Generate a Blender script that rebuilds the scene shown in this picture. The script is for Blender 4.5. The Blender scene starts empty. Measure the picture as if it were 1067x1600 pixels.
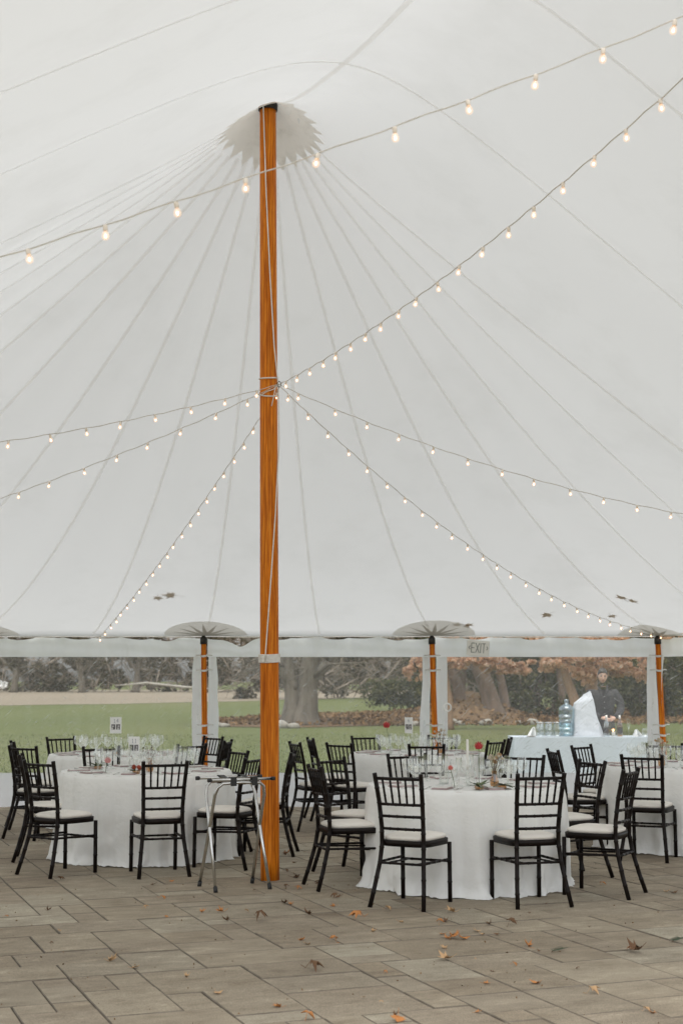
import bpy, bmesh, math, random
import numpy as np
from mathutils import Vector, Matrix, noise
PI = math.pi
R_ = math.radians
rng = random.Random(7)
nrng = np.random.RandomState(11)
scene = bpy.context.scene
COL = scene.collection

# ------------------------------------------------------------------ camera
cam_d = bpy.data.cameras.new('camera')
cam = bpy.data.objects.new('camera', cam_d)
COL.objects.link(cam)
scene.camera = cam
PITCH = math.atan(263 / 2222)
CAM_H = 1.57
cam.location = (0, 0, CAM_H)
cam.rotation_euler = (PI / 2 + PITCH, 0, 0)
cam_d.sensor_fit = 'VERTICAL'
cam_d.sensor_height = 36.0
cam_d.lens = 36.0 * 2222 / 1600
cam_d.dof.use_dof = True
cam_d.dof.focus_distance = 11.0
cam_d.dof.aperture_fstop = 4.0
cam_d.clip_start = 0.1
cam_d.clip_end = 3000

# ------------------------------------------------------------------ world, sun, exposure
world = bpy.data.worlds.new('World')
scene.world = world
world.use_nodes = True
wn, wl = world.node_tree.nodes, world.node_tree.links
wn.clear()
sky = wn.new('ShaderNodeTexSky')
sky.sky_type = 'NISHITA'
sky.sun_disc = False
sky.sun_elevation = R_(68)
sky.sun_rotation = R_(180 + 8)
sky.dust_density = 3.0
hs = wn.new('ShaderNodeHueSaturation')
hs.inputs['Saturation'].default_value = 0.22
bg = wn.new('ShaderNodeBackground')
bg.inputs['Strength'].default_value = 0.15
wo = wn.new('ShaderNodeOutputWorld')
wl.new(sky.outputs[0], hs.inputs['Color'])
wl.new(hs.outputs[0], bg.inputs['Color'])
wl.new(bg.outputs[0], wo.inputs['Surface'])

sun_d = bpy.data.lights.new('sun', 'SUN')
sun_d.energy = 0.5
sun_d.angle = R_(50)
sun_d.color = (1.0, 0.97, 0.92)
sun = bpy.data.objects.new('sun', sun_d)
COL.objects.link(sun)
sun.rotation_euler = (R_(10), 0, R_(-8))

scene.view_settings.view_transform = 'Standard'
scene.view_settings.look = 'None'
scene.view_settings.gamma = 1.0
scene.view_settings.use_curve_mapping = False
scene.view_settings.exposure = 0.97
cy = scene.cycles
cy.max_bounces = 10
cy.diffuse_bounces = 5
cy.transmission_bounces = 6
cy.glossy_bounces = 3
cy.transparent_max_bounces = 40
cy.use_denoising = True
cy.sample_clamp_indirect = 6.0
cy.caustics_reflective = False
cy.caustics_refractive = False

# ------------------------------------------------------------------ materials
MATS = {}


def nmat(name):
    m = bpy.data.materials.new(name)
    m.use_nodes = True
    nt = m.node_tree
    nt.nodes.clear()
    out = nt.nodes.new('ShaderNodeOutputMaterial')
    MATS[name] = m
    return m, nt.nodes, nt.links, out


def pbsdf(n, color=(.8, .8, .8), rough=.6, metal=0.0, spec=.5):
    b = n.new('ShaderNodeBsdfPrincipled')
    b.inputs['Base Color'].default_value = (*color, 1)
    b.inputs['Roughness'].default_value = rough
    b.inputs['Metallic'].default_value = metal
    b.inputs['Specular IOR Level'].default_value = spec
    return b


def tex_noise(n, l, scale, detail=3, mapping=None, rough=.55, coord='Object', rot=None):
    tc = n.new('ShaderNodeTexCoord')
    mp = n.new('ShaderNodeMapping')
    if mapping:
        mp.inputs['Scale'].default_value = mapping
    if rot:
        mp.inputs['Rotation'].default_value = rot
    l.new(tc.outputs[coord], mp.inputs[0])
    t = n.new('ShaderNodeTexNoise')
    t.inputs['Scale'].default_value = scale
    t.inputs['Detail'].default_value = detail
    t.inputs['Roughness'].default_value = rough
    l.new(mp.outputs[0], t.inputs['Vector'])
    return t


def ramp(n, l, fac, stops):
    r = n.new('ShaderNodeValToRGB')
    e = r.color_ramp.elements
    while len(e) > 1:
        e.remove(e[0])
    e[0].position = stops[0][0]
    e[0].color = (*stops[0][1], 1)
    for p, c in stops[1:]:
        x = e.new(p)
        x.color = (*c, 1)
    l.new(fac, r.inputs[0])
    return r


def simple(name, c1, c2=None, scale=8, rough=.6, metal=0.0, bump=0.0, bscale=40, mapping=None, spec=.5, coord='Object'):
    m, n, l, out = nmat(name)
    b = pbsdf(n, c1, rough, metal, spec)
    if c2:
        t = tex_noise(n, l, scale, 4, mapping, coord=coord)
        r = ramp(n, l, t.outputs[0], [(.3, c1), (.7, c2)])
        l.new(r.outputs[0], b.inputs['Base Color'])
    if bump:
        t2 = tex_noise(n, l, bscale, 3, mapping, coord=coord)
        bp = n.new('ShaderNodeBump')
        bp.inputs['Strength'].default_value = bump
        bp.inputs['Distance'].default_value = .01
        l.new(t2.outputs[0], bp.inputs['Height'])
        l.new(bp.outputs[0], b.inputs['Normal'])
    l.new(b.outputs[0], out.inputs[0])
    return m


def cloth_mat(name, dcol, tcol, fac, scale=1.5, dirt=0.0, bump=0.0, bscale=6, dirtcol=(.5, .5, .45)):
    """thin woven or coated sheet: part of the light passes through it"""
    m, n, l, out = nmat(name)
    d = n.new('ShaderNodeBsdfDiffuse')
    t = n.new('ShaderNodeBsdfTranslucent')
    mx = n.new('ShaderNodeMixShader')
    mx.inputs[0].default_value = fac
    d.inputs[0].default_value = (*dcol, 1)
    t.inputs[0].default_value = (*tcol, 1)
    if dirt:
        nz = tex_noise(n, l, scale, 6, None, .65)
        f = ramp(n, l, nz.outputs[0], [(.50, (0, 0, 0)), (.80, (dirt, dirt, dirt))])
        for s, c in ((d, dcol), (t, tcol)):
            mc = n.new('ShaderNodeMixRGB')
            mc.inputs[1].default_value = (*c, 1)
            mc.inputs[2].default_value = (*(a * b for a, b in zip(c, dirtcol)), 1)
            l.new(f.outputs[0], mc.inputs[0])
            l.new(mc.outputs[0], s.inputs[0])
    if bump:
        nz2 = tex_noise(n, l, bscale, 4)
        bp = n.new('ShaderNodeBump')
        bp.inputs['Strength'].default_value = bump
        bp.inputs['Distance'].default_value = .02
        l.new(nz2.outputs[0], bp.inputs['Height'])
        l.new(bp.outputs[0], d.inputs['Normal'])
    l.new(d.outputs[0], mx.inputs[1])
    l.new(t.outputs[0], mx.inputs[2])
    l.new(mx.outputs[0], out.inputs[0])
    return m


cloth_mat('sailcloth', (.72, .72, .705), (.645, .655, .64), .5, 1.1, .16)
cloth_mat('seam_cloth', (.74, .74, .72), (.96, .95, .93), .86)
cloth_mat('collar_cloth', (.62, .60, .55), (.92, .89, .83), .72, 9, .35, .0)
cloth_mat('patch_cloth', (.60, .58, .54), (.82, .80, .75), .66)
cloth_mat('star_cloth', (.42, .40, .36), (.62, .59, .54), .6)
cloth_mat('wall_cloth', (.82, .82, .81), (.90, .91, .92), .58, 3, .22, .25, 9, (.75, .72, .66))
cloth_mat('wet_leaf', (.30, .22, .14), (.34, .24, .15), .5)
cloth_mat('linen', (.88, .88, .85), (.6, .6, .57), .08, 3, .0, .35, 22)
cloth_mat('bar_linen', (.62, .68, .73), (.5, .52, .55), .15, 3, .0, .2, 12)  # white cloth; cool daylight and vinyl haze put into its colour as blue
cloth_mat('ice_bag', (.82, .85, .88), (.7, .72, .75), .3, 3, .0, .6, 26)


# clear vinyl: mostly see-through, hazy, scratched and wavy
def vinyl():
    m, n, l, out = nmat('clear_vinyl')
    tr = n.new('ShaderNodeBsdfTransparent')
    tr.inputs[0].default_value = (.93, .94, .93, 1)
    gl = n.new('ShaderNodeBsdfGlossy')
    gl.inputs['Roughness'].default_value = .12
    gl.inputs[0].default_value = (.8, .8, .8, 1)
    df = n.new('ShaderNodeBsdfDiffuse')
    df.inputs[0].default_value = (.82, .83, .81, 1)
    tl = n.new('ShaderNodeBsdfTranslucent')
    tl.inputs[0].default_value = (.82, .83, .81, 1)
    m1 = n.new('ShaderNodeMixShader')
    m1.inputs[0].default_value = .5
    l.new(df.outputs[0], m1.inputs[1])
    l.new(tl.outputs[0], m1.inputs[2])
    # crinkle streaks in two directions
    tc = n.new('ShaderNodeTexCoord')

    def streak(rot, scl, sc, lo, hi, amp):
        # tex space: rotate first, then stretch
        mp0 = n.new('ShaderNodeMapping')
        mp0.inputs['Rotation'].default_value = (0, rot, 0)
        mp = n.new('ShaderNodeMapping')
        mp.inputs['Scale'].default_value = scl
        l.new(tc.outputs['Object'], mp0.inputs[0])
        l.new(mp0.outputs[0], mp.inputs[0])
        t = n.new('ShaderNodeTexNoise')
        t.inputs['Scale'].default_value = sc
        t.inputs['Detail'].default_value = 3
        t.inputs['Distortion'].default_value = .6
        l.new(mp.outputs[0], t.inputs['Vector'])
        r = ramp(n, l, t.outputs[0], [(lo, (0, 0, 0)), (hi, (amp, amp, amp))])
        return r.outputs[0], t.outputs[0]
    a, ah = streak(R_(38), (1, 1, 9), 6, .59, .79, .34)
    b, bh = streak(R_(-30), (1, 1, 8), 7, .60, .81, .30)
    c, ch = streak(R_(50), (1, 1, 22), 2.2, .63, .80, .30)
    ad = n.new('ShaderNodeMath')
    ad.operation = 'ADD'
    ad2 = n.new('ShaderNodeMath')
    ad2.operation = 'ADD'
    ad3 = n.new('ShaderNodeMath')
    ad3.operation = 'ADD'
    ad3.inputs[1].default_value = .105
    ad3.use_clamp = True
    l.new(a, ad.inputs[0])
    l.new(b, ad.inputs[1])
    l.new(ad.outputs[0], ad2.inputs[0])
    l.new(c, ad2.inputs[1])
    l.new(ad2.outputs[0], ad3.inputs[0])
    m2 = n.new('ShaderNodeMixShader')
    l.new(ad3.outputs[0], m2.inputs[0])
    l.new(tr.outputs[0], m2.inputs[1])
    l.new(m1.outputs[0], m2.inputs[2])
    m3 = n.new('ShaderNodeMixShader')
    m3.inputs[0].default_value = .05
    l.new(m2.outputs[0], m3.inputs[1])
    l.new(gl.outputs[0], m3.inputs[2])
    bp = n.new('ShaderNodeBump')
    bp.inputs['Strength'].default_value = .5
    bp.inputs['Distance'].default_value = .02
    l.new(ah, bp.inputs['Height'])
    l.new(bp.outputs[0], gl.inputs['Normal'])
    l.new(m3.outputs[0], out.inputs[0])


vinyl()


def thin_glass(name, tint=(.97, .98, .97), base=.05, edge=.55, rough=.03, edgecol=(.9, .93, .92), glow=0.0):
    m, n, l, out = nmat(name)
    tr = n.new('ShaderNodeBsdfTransparent')
    tr.inputs[0].default_value = (*tint, 1)
    gl = n.new('ShaderNodeBsdfGlossy')
    gl.inputs['Roughness'].default_value = rough
    gl.inputs[0].default_value = (*edgecol, 1)
    lw = n.new('ShaderNodeLayerWeight')
    lw.inputs[0].default_value = .35
    mr = n.new('ShaderNodeMapRange')
    mr.inputs['To Min'].default_value = base
    mr.inputs['To Max'].default_value = edge
    l.new(lw.outputs['Facing'], mr.inputs[0])
    mx = n.new('ShaderNodeMixShader')
    l.new(mr.outputs[0], mx.inputs[0])
    l.new(tr.outputs[0], mx.inputs[1])
    l.new(gl.outputs[0], mx.inputs[2])
    last = mx
    if glow:
        e = n.new('ShaderNodeEmission')
        e.inputs[0].default_value = (1.0, .66, .46, 1)
        e.inputs[1].default_value = glow
        last = n.new('ShaderNodeAddShader')
        l.new(mx.outputs[0], last.inputs[0])
        l.new(e.outputs[0], last.inputs[1])
    l.new(last.outputs[0], out.inputs[0])
    return m


thin_glass('glass', (.99, .99, .98), base=.08, edge=.85)
thin_glass('bulb_glass', (.99, .96, .92), .03, .35, edgecol=(.95, .85, .75), glow=.10)
thin_glass('blue_plastic', (.74, .86, .90), .16, .6, .12, (.78, .88, .92))
thin_glass('amber_glass', (.75, .50, .25), .12, .6, .04)
thin_glass('cloudy_plastic', (.86, .89, .90), .22, .8, .15)


def wood(name, a, b, c, rough=.42):
    m, n, l, out = nmat(name)
    p = pbsdf(n, a, rough)
    t = tex_noise(n, l, 3.0, 6, (22, 22, 1.1), .66)
    t2 = tex_noise(n, l, 10.0, 3, (9, 9, .25), .5)
    t3 = tex_noise(n, l, 1.2, 2, (3, 3, .8), .5)
    r = ramp(n, l, t.outputs[0], [(.30, a), (.52, b), (.68, c)])
    r2 = ramp(n, l, t2.outputs[0], [(.40, (.60, .46, .36)), (.56, (1, 1, 1))])
    r3 = ramp(n, l, t3.outputs[0], [(.35, (.86, .78, .72)), (.65, (1.0, 1.0, 1.0))])
    mu = n.new('ShaderNodeMixRGB')
    mu.blend_type = 'MULTIPLY'
    mu.inputs[0].default_value = .75
    l.new(r.outputs[0], mu.inputs[1])
    l.new(r2.outputs[0], mu.inputs[2])
    mu2 = n.new('ShaderNodeMixRGB')
    mu2.blend_type = 'MULTIPLY'
    mu2.inputs[0].default_value = .9
    l.new(mu.outputs[0], mu2.inputs[1])
    l.new(r3.outputs[0], mu2.inputs[2])
    l.new(mu2.outputs[0], p.inputs['Base Color'])
    p.inputs['Specular IOR Level'].default_value = .16
    l.new(p.outputs[0], out.inputs[0])


wood('pole_wood', (.44, .105, .006), (.74, .225, .012), (.86, .34, .030))
simple('chair_wood', (.006, .0045, .004), (.014, .009, .007), 14, .42, bump=.12, bscale=30, spec=.16)
simple('cushion', (.80, .76, .69), (.74, .70, .63), 6, .8, bump=.1, bscale=60)
simple('rope_white', (.86, .84, .80), (.76, .73, .68), 30, .85, bump=.6, bscale=160)
simple('cord_tan', (.62, .59, .52), (.54, .51, .45), 20, .7)
simple('strap_white', (.78, .77, .74), (.66, .65, .62), 12, .7)
simple('socket_cream', (.84, .76, .66), None, rough=.6)
simple('dark_metal', (.03, .03, .03), (.06, .055, .05), 20, .5, .6)
simple('chrome', (.62, .62, .60), (.50, .50, .49), 5, .22, 1.0)
simple('black_rubber', (.02, .02, .02), None, rough=.6)
simple('silver', (.70, .69, .66), None, rough=.2, metal=1.0)
simple('napkin_mauve', (.44, .34, .33), (.38, .29, .28), 12, .8, bump=.3, bscale=60)
simple('menu_card', (.74, .72, .68), (.70, .68, .64), 8, .7)
simple('card_white', (.84, .84, .82), None, rough=.6)
simple('print_dark', (.05, .05, .055), (.16, .15, .15), 60, .6)
simple('print_grey', (.30, .31, .36), None, rough=.6)
simple('print_pale', (.62, .60, .58), None, rough=.6)
simple('sign_cream', (.86, .85, .80), (.80, .79, .74), 6, .5)
simple('sign_letter', (.24, .25, .23), None, rough=.6)
simple('rose_red', (.50, .035, .045), (.62, .08, .08), 40, .6)
simple('rose_coral', (.70, .13, .10), (.75, .22, .18), 40, .6)
simple('rose_pink', (.68, .28, .28), (.75, .40, .38), 40, .6)
simple('petal_ivory', (.66, .56, .42), (.72, .66, .54), 40, .7)
simple('berry', (.30, .03, .02), (.45, .10, .03), 40, .5)
simple('leaf_green', (.055, .085, .03), (.10, .13, .05), 30, .55)
simple('stem_green', (.10, .14, .05), (.07, .10, .035), 30, .6)
simple('stem_brown', (.10, .065, .035), (.14, .09, .05), 30, .7)
simple('candle_wax', (.82, .80, .74), None, rough=.5)
simple('fall_orange', (.56, .25, .075), (.44, .17, .05), 34, .75)
simple('fall_tan', (.58, .38, .20), (.46, .28, .14), 34, .75)
simple('fall_brown', (.20, .105, .05), (.12, .065, .032), 34, .8)
simple('skin', (.74, .47, .35), (.68, .42, .31), 18, .5)
simple('shirt_grey', (.030, .029, .031), (.050, .048, .050), 30, .85, bump=.5, bscale=24)
simple('trouser_black', (.02, .02, .022), None, rough=.85)
simple('hair_black', (.02, .016, .013), (.055, .045, .036), 60, .5, mapping=(8, 8, 1))
simple('lip', (.40, .16, .14), None, rough=.5)
simple('bottle_label', (.03, .03, .035), (.06, .05, .05), 30, .6)
simple('foil', (.60, .56, .50), None, rough=.3, metal=1.0)
simple('joint_sand', (.035, .026, .017), (.06, .048, .034), 30, .95)
simple('soiled_edge', (.13, .108, .08), (.23, .195, .15), 9, .95)
simple('rock_pale', (.36, .34, .29), (.24, .22, .18), 6, .9, bump=.6, bscale=8)
simple('twig_green', (.07, .10, .06), (.05, .07, .04), 30, .8)
simple('birch', (.46, .43, .37), (.30, .28, .24), 4, .85)

m, n, l, out = nmat('filament')
em = n.new('ShaderNodeEmission')
em.inputs[0].default_value = (1.0, .50, .27, 1)
em.inputs[1].default_value = 6
l.new(em.outputs[0], out.inputs[0])
m, n, l, out = nmat('candle_flame')
em = n.new('ShaderNodeEmission')
em.inputs[0].default_value = (1.0, .50, .18, 1)
em.inputs[1].default_value = 8
l.new(em.outputs[0], out.inputs[0])


def bark_mat(name, a, b, sc=2.2):
    simple(name, a, b, sc, .95, bump=.9, bscale=sc * 3, mapping=(3, 3, .6))


bark_mat('bark_grey', (.22, .19, .15), (.10, .085, .065))
bark_mat('bark_brown', (.20, .14, .10), (.095, .07, .05))
bark_mat('bark_tan', (.33, .21, .13), (.22, .14, .09))


def foliage_mat(name, cols, trans=.25):
    m, n, l, out = nmat(name)
    g = n.new('ShaderNodeNewGeometry')
    r = ramp(n, l, g.outputs['Random Per Island'], [(i / max(1, len(cols) - 1), c) for i, c in enumerate(cols)])
    d = n.new('ShaderNodeBsdfDiffuse')
    t = n.new('ShaderNodeBsdfTranslucent')
    mx = n.new('ShaderNodeMixShader')
    mx.inputs[0].default_value = trans
    l.new(r.outputs[0], d.inputs[0])
    l.new(r.outputs[0], t.inputs[0])
    l.new(d.outputs[0], mx.inputs[1])
    l.new(t.outputs[0], mx.inputs[2])
    l.new(mx.outputs[0], out.inputs[0])


foliage_mat('fol_brush', [(.03, .026, .016), (.13, .11, .075), (.24, .20, .155), (.06, .058, .028), (.19, .16, .12), (.04, .04, .02)])
foliage_mat('fol_twig', [(.16, .13, .10), (.30, .25, .20), (.10, .085, .06)], .0)
foliage_mat('fol_evergreen', [(.022, .030, .014), (.10, .105, .045), (.05, .058, .028), (.20, .19, .085), (.04, .05, .024)])
foliage_mat('fol_tan', [(.72, .45, .29), (.82, .58, .42), (.46, .27, .16), (.85, .68, .53)], .5)
foliage_mat('fol_mulch', [(.16, .10, .05), (.25, .15, .075), (.09, .06, .035), (.30, .19, .10)], .0)
foliage_mat('fol_grass', [(.11, .13, .05), (.14, .16, .065), (.12, .14, .055)], .2)


# lawn, meadow, mulch ground colours
def ground_mat(name, stops, s1, s2, bump=.4):
    m, n, l, out = nmat(name)
    p = pbsdf(n, (.1, .1, .1), .95, 0, .15)
    a = tex_noise(n, l, s1, 4, (1, .25, 1))
    b = tex_noise(n, l, s2, 5)
    mm = n.new('ShaderNodeMath')
    mm.operation = 'MULTIPLY_ADD'
    mm.inputs[1].default_value = .6
    l.new(a.outputs[0], mm.inputs[0])
    m2 = n.new('ShaderNodeMath')
    m2.operation = 'MULTIPLY'
    m2.inputs[1].default_value = .4
    l.new(b.outputs[0], m2.inputs[0])
    l.new(m2.outputs[0], mm.inputs[2])
    r = ramp(n, l, mm.outputs[0], stops)
    l.new(r.outputs[0], p.inputs['Base Color'])
    l.new(p.outputs[0], out.inputs[0])


ground_mat('lawn', [(.34, (.090, .112, .034)), (.5, (.122, .140, .048)), (.6, (.145, .15, .062)), (.68, (.165, .15, .08))], .10, 3)
ground_mat('meadow', [(.35, (.24, .20, .145)), (.55, (.29, .245, .18)), (.7, (.20, .19, .12))], .05, 1)
ground_mat('mulch', [(.35, (.11, .075, .04)), (.5, (.19, .12, .065)), (.68, (.15, .12, .07))], .8, 6)


def paver_mat(name, use_obj):
    m, n, l, out = nmat(name)
    p = pbsdf(n, (.3, .28, .25), .88, 0, .25)
    if use_obj:
        oi = n.new('ShaderNodeObjectInfo')
        rnd = oi.outputs['Random']
    else:
        oi = n.new('ShaderNodeNewGeometry')
        rnd = oi.outputs['Random Per Island']
    base = ramp(n, l, rnd, [(0, (.29, .245, .185)), (.3, (.355, .31, .24)), (.6, (.315, .27, .21)), (.85, (.385, .35, .28)), (1, (.27, .225, .17))])
    g = n.new('ShaderNodeNewGeometry')
    mp = n.new('ShaderNodeMapping')
    mp.inputs['Rotation'].default_value = (0, 0, R_(-21))
    l.new(g.outputs['Position'], mp.inputs[0])
    sc = n.new('ShaderNodeMapping')
    sc.inputs['Scale'].default_value = (1, 2.0, 1)
    l.new(mp.outputs[0], sc.inputs[0])
    # offset the cloud pattern per paver
    vm = n.new('ShaderNodeVectorMath')
    vm.operation = 'MULTIPLY_ADD'
    vm.inputs[1].default_value = (37, 19, 5)
    l.new(rnd, vm.inputs[0])
    l.new(sc.outputs[0], vm.inputs[2])
    t = n.new('ShaderNodeTexNoise')
    t.inputs['Scale'].default_value = 3.6
    t.inputs['Detail'].default_value = 8
    t.inputs['Roughness'].default_value = .72
    l.new(vm.outputs[0], t.inputs['Vector'])
    r = ramp(n, l, t.outputs[0], [(.30, (.70, .67, .62)), (.48, (.96, .95, .93)), (.56, (1.04, 1.03, 1.0)), (.70, (1.42, 1.42, 1.40))])
    mu = n.new('ShaderNodeMixRGB')
    mu.blend_type = 'MULTIPLY'
    mu.inputs[0].default_value = 1
    l.new(base.outputs[0], mu.inputs[1])
    l.new(r.outputs[0], mu.inputs[2])
    t3 = n.new('ShaderNodeTexNoise')
    t3.inputs['Scale'].default_value = 160
    t3.inputs['Detail'].default_value = 2
    l.new(g.outputs['Position'], t3.inputs['Vector'])
    r3 = ramp(n, l, t3.outputs[0], [(.35, (.74, .73, .71)), (.62, (1.14, 1.14, 1.14))])
    mu3 = n.new('ShaderNodeMixRGB')
    mu3.blend_type = 'MULTIPLY'
    mu3.inputs[0].default_value = 1
    l.new(mu.outputs[0], mu3.inputs[1])
    l.new(r3.outputs[0], mu3.inputs[2])
    t4 = n.new('ShaderNodeTexNoise')
    t4.inputs['Scale'].default_value = .55
    t4.inputs['Detail'].default_value = 3
    l.new(g.outputs['Position'], t4.inputs['Vector'])
    r4 = ramp(n, l, t4.outputs[0], [(.35, (.86, .84, .82)), (.65, (1.06, 1.06, 1.05))])
    mu4 = n.new('ShaderNodeMixRGB')
    mu4.blend_type = 'MULTIPLY'
    mu4.inputs[0].default_value = 1
    l.new(mu3.outputs[0], mu4.inputs[1])
    l.new(r4.outputs[0], mu4.inputs[2])
    l.new(mu4.outputs[0], p.inputs['Base Color'])
    bp = n.new('ShaderNodeBump')
    bp.inputs['Strength'].default_value = .35
    bp.inputs['Distance'].default_value = .004
    l.new(t.outputs[0], bp.inputs['Height'])
    l.new(bp.outputs[0], p.inputs['Normal'])
    l.new(p.outputs[0], out.inputs[0])


paver_mat('paver', True)
paver_mat('paver_far', False)


# ------------------------------------------------------------------ mesh helpers
class MB:
    def __init__(self):
        self.v = []
        self.f = []

    def add(self, vs, fs):
        o = len(self.v)
        self.v.extend(tuple(x) for x in vs)
        self.f.extend(tuple(i + o for i in q) for q in fs)
        return self

    def mesh(self, name, mat, smooth=True):
        me = bpy.data.meshes.new(name)
        me.from_pydata(self.v, [], self.f)
        if mat:
            me.materials.append(MATS[mat])
        if smooth:
            me.polygons.foreach_set('use_smooth', [True] * len(me.polygons))
        me.update()
        return me

    def obj(self, name, mat, parent=None, smooth=True, loc=None, **props):
        o = bpy.data.objects.new(name, self.mesh(name, mat, smooth))
        COL.objects.link(o)
        if parent:
            o.parent = parent
        if loc is not None:
            o.location = loc
        for k, val in props.items():
            o[k] = val
        return o


def link(me, name, parent=None, loc=None, rot=None, scale=None, **props):
    o = bpy.data.objects.new(name, me)
    COL.objects.link(o)
    if parent:
        o.parent = parent
    if loc is not None:
        o.location = loc
    if rot is not None:
        o.rotation_euler = rot
    if scale is not None:
        o.scale = scale
    for k, val in props.items():
        o[k] = val
    return o


def thing(name, label, cat, loc=(0, 0, 0), rz=0.0, group=None):
    o = bpy.data.objects.new(name, None)
    o.empty_display_size = .1
    COL.objects.link(o)
    o.location = loc
    o.rotation_euler = (0, 0, rz)
    o['label'] = label
    o['category'] = cat
    if group:
        o['group'] = group
    return o


def tag(o, label, cat, group=None):
    o['label'] = label
    o['category'] = cat
    if group:
        o['group'] = group
    return o


def copy_tree(o, parent=None):
    c = o.copy()
    COL.objects.link(c)
    if parent:
        c.parent = parent
    for ch in list(o.children):
        copy_tree(ch, c)
    return c


def tube(path, radii, n=8, caps=True):
    path = [Vector(p) for p in path]
    if not hasattr(radii, '__len__'):
        radii = [radii] * len(path)
    vs, fs = [], []
    tprev = None
    nrm = None
    for i, p in enumerate(path):
        if i == 0:
            t = path[1] - path[0]
        elif i == len(path) - 1:
            t = path[-1] - path[-2]
        else:
            t = path[i + 1] - path[i - 1]
        t = t.normalized() if t.length > 1e-9 else Vector((0, 0, 1))
        if nrm is None:
            a = Vector((0, 0, 1)) if abs(t.z) < .9 else Vector((1, 0, 0))
            nrm = t.cross(a).normalized()
        else:
            nrm = (nrm - t * nrm.dot(t))
            nrm = nrm.normalized() if nrm.length > 1e-9 else t.orthogonal().normalized()
        b = t.cross(nrm)
        for k in range(n):
            a = 2 * PI * k / n
            vs.append(p + (nrm * math.cos(a) + b * math.sin(a)) * radii[i])
    for i in range(len(path) - 1):
        for k in range(n):
            k2 = (k + 1) % n
            fs.append((i * n + k, i * n + k2, (i + 1) * n + k2, (i + 1) * n + k))
    if caps:
        fs.append(tuple(range(n - 1, -1, -1)))
        o = (len(path) - 1) * n
        fs.append(tuple(o + k for k in range(n)))
    return vs, fs


def lathe(prof, n=16, off=(0, 0, 0), caps=False):
    vs, fs = [], []
    for r, z in prof:
        for k in range(n):
            a = 2 * PI * k / n
            vs.append((off[0] + r * math.cos(a), off[1] + r * math.sin(a), off[2] + z))
    for i in range(len(prof) - 1):
        for k in range(n):
            k2 = (k + 1) % n
            fs.append((i * n + k, i * n + k2, (i + 1) * n + k2, (i + 1) * n + k))
    if caps:
        fs.append(tuple(range(n - 1, -1, -1)))
        o = (len(prof) - 1) * n
        fs.append(tuple(o + k for k in range(n)))
    return vs, fs


def box(x0, x1, y0, y1, z0, z1):
    vs = [(x0, y0, z0), (x1, y0, z0), (x1, y1, z0), (x0, y1, z0), (x0, y0, z1), (x1, y0, z1), (x1, y1, z1), (x0, y1, z1)]
    return vs, [(0, 3, 2, 1), (4, 5, 6, 7), (0, 1, 5, 4), (1, 2, 6, 5), (2, 3, 7, 6), (3, 0, 4, 7)]


def sphere(c, r, n=10, m=7, sc=(1, 1, 1)):
    prof = [(max(1e-4, r * math.sin(PI * i / m)), -r * math.cos(PI * i / m)) for i in range(m + 1)]
    vs, fs = lathe(prof, n)
    return [(c[0] + v[0] * sc[0], c[1] + v[1] * sc[1], c[2] + v[2] * sc[2]) for v in vs], fs


def grid(fn, nu, nv, closed=False):
    vs = [fn(i / nu, j / nv) for j in range(nv + 1) for i in range(nu + (0 if closed else 1))]
    w = nu if closed else nu + 1
    fs = []
    for j in range(nv):
        for i in range(nu):
            i2 = (i + 1) % w if closed else i + 1
            fs.append((j * w + i, j * w + i2, (j + 1) * w + i2, (j + 1) * w + i))
    return vs, fs


def xf(vf, M):
    return [M @ Vector(v) for v in vf[0]], vf[1]


def cut(vf, kx=1.0):
    return vf


def sstep(a, b, x):
    t = max(0.0, min(1.0, (x - a) / (b - a)))
    return t * t * (3 - 2 * t)


def np_mesh(name, V, F, mat):
    """V (n,3), F (m,k) with k constant"""
    me = bpy.data.meshes.new(name)
    me.vertices.add(len(V))
    me.vertices.foreach_set('co', np.asarray(V, dtype=np.float32).ravel())
    k = F.shape[1]
    me.loops.add(F.size)
    me.loops.foreach_set('vertex_index', F.astype(np.int32).ravel())
    me.polygons.add(len(F))
    me.polygons.foreach_set('loop_start', np.arange(0, F.size, k, dtype=np.int32))
    me.update(calc_edges=True)
    me.validate()
    me.materials.append(MATS[mat])
    return me


def leaf_cloud(centers, size, aspect=.6, jitter=.35, up=0.0):
    """one small bent quad (2 triangles) per centre"""
    N = len(centers)
    d = nrng.normal(size=(N, 3))
    d[:, 2] = d[:, 2] * (1 - up) + up * nrng.choice([-1, 1], N)
    d /= np.linalg.norm(d, axis=1)[:, None]
    e = nrng.normal(size=(N, 3))
    e -= (e * d).sum(1)[:, None] * d
    e /= np.linalg.norm(e, axis=1)[:, None]
    s = size * (1 + jitter * nrng.normal(size=(N, 1)).clip(-2, 2))
    c = np.asarray(centers)
    V = np.stack([c - d * s * .5, c + e * s * aspect * .5, c + d * s * .5, c - e * s * aspect * .5], 1).reshape(-1, 3)
    F = np.arange(4 * N).reshape(N, 4)
    return V, F


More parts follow.
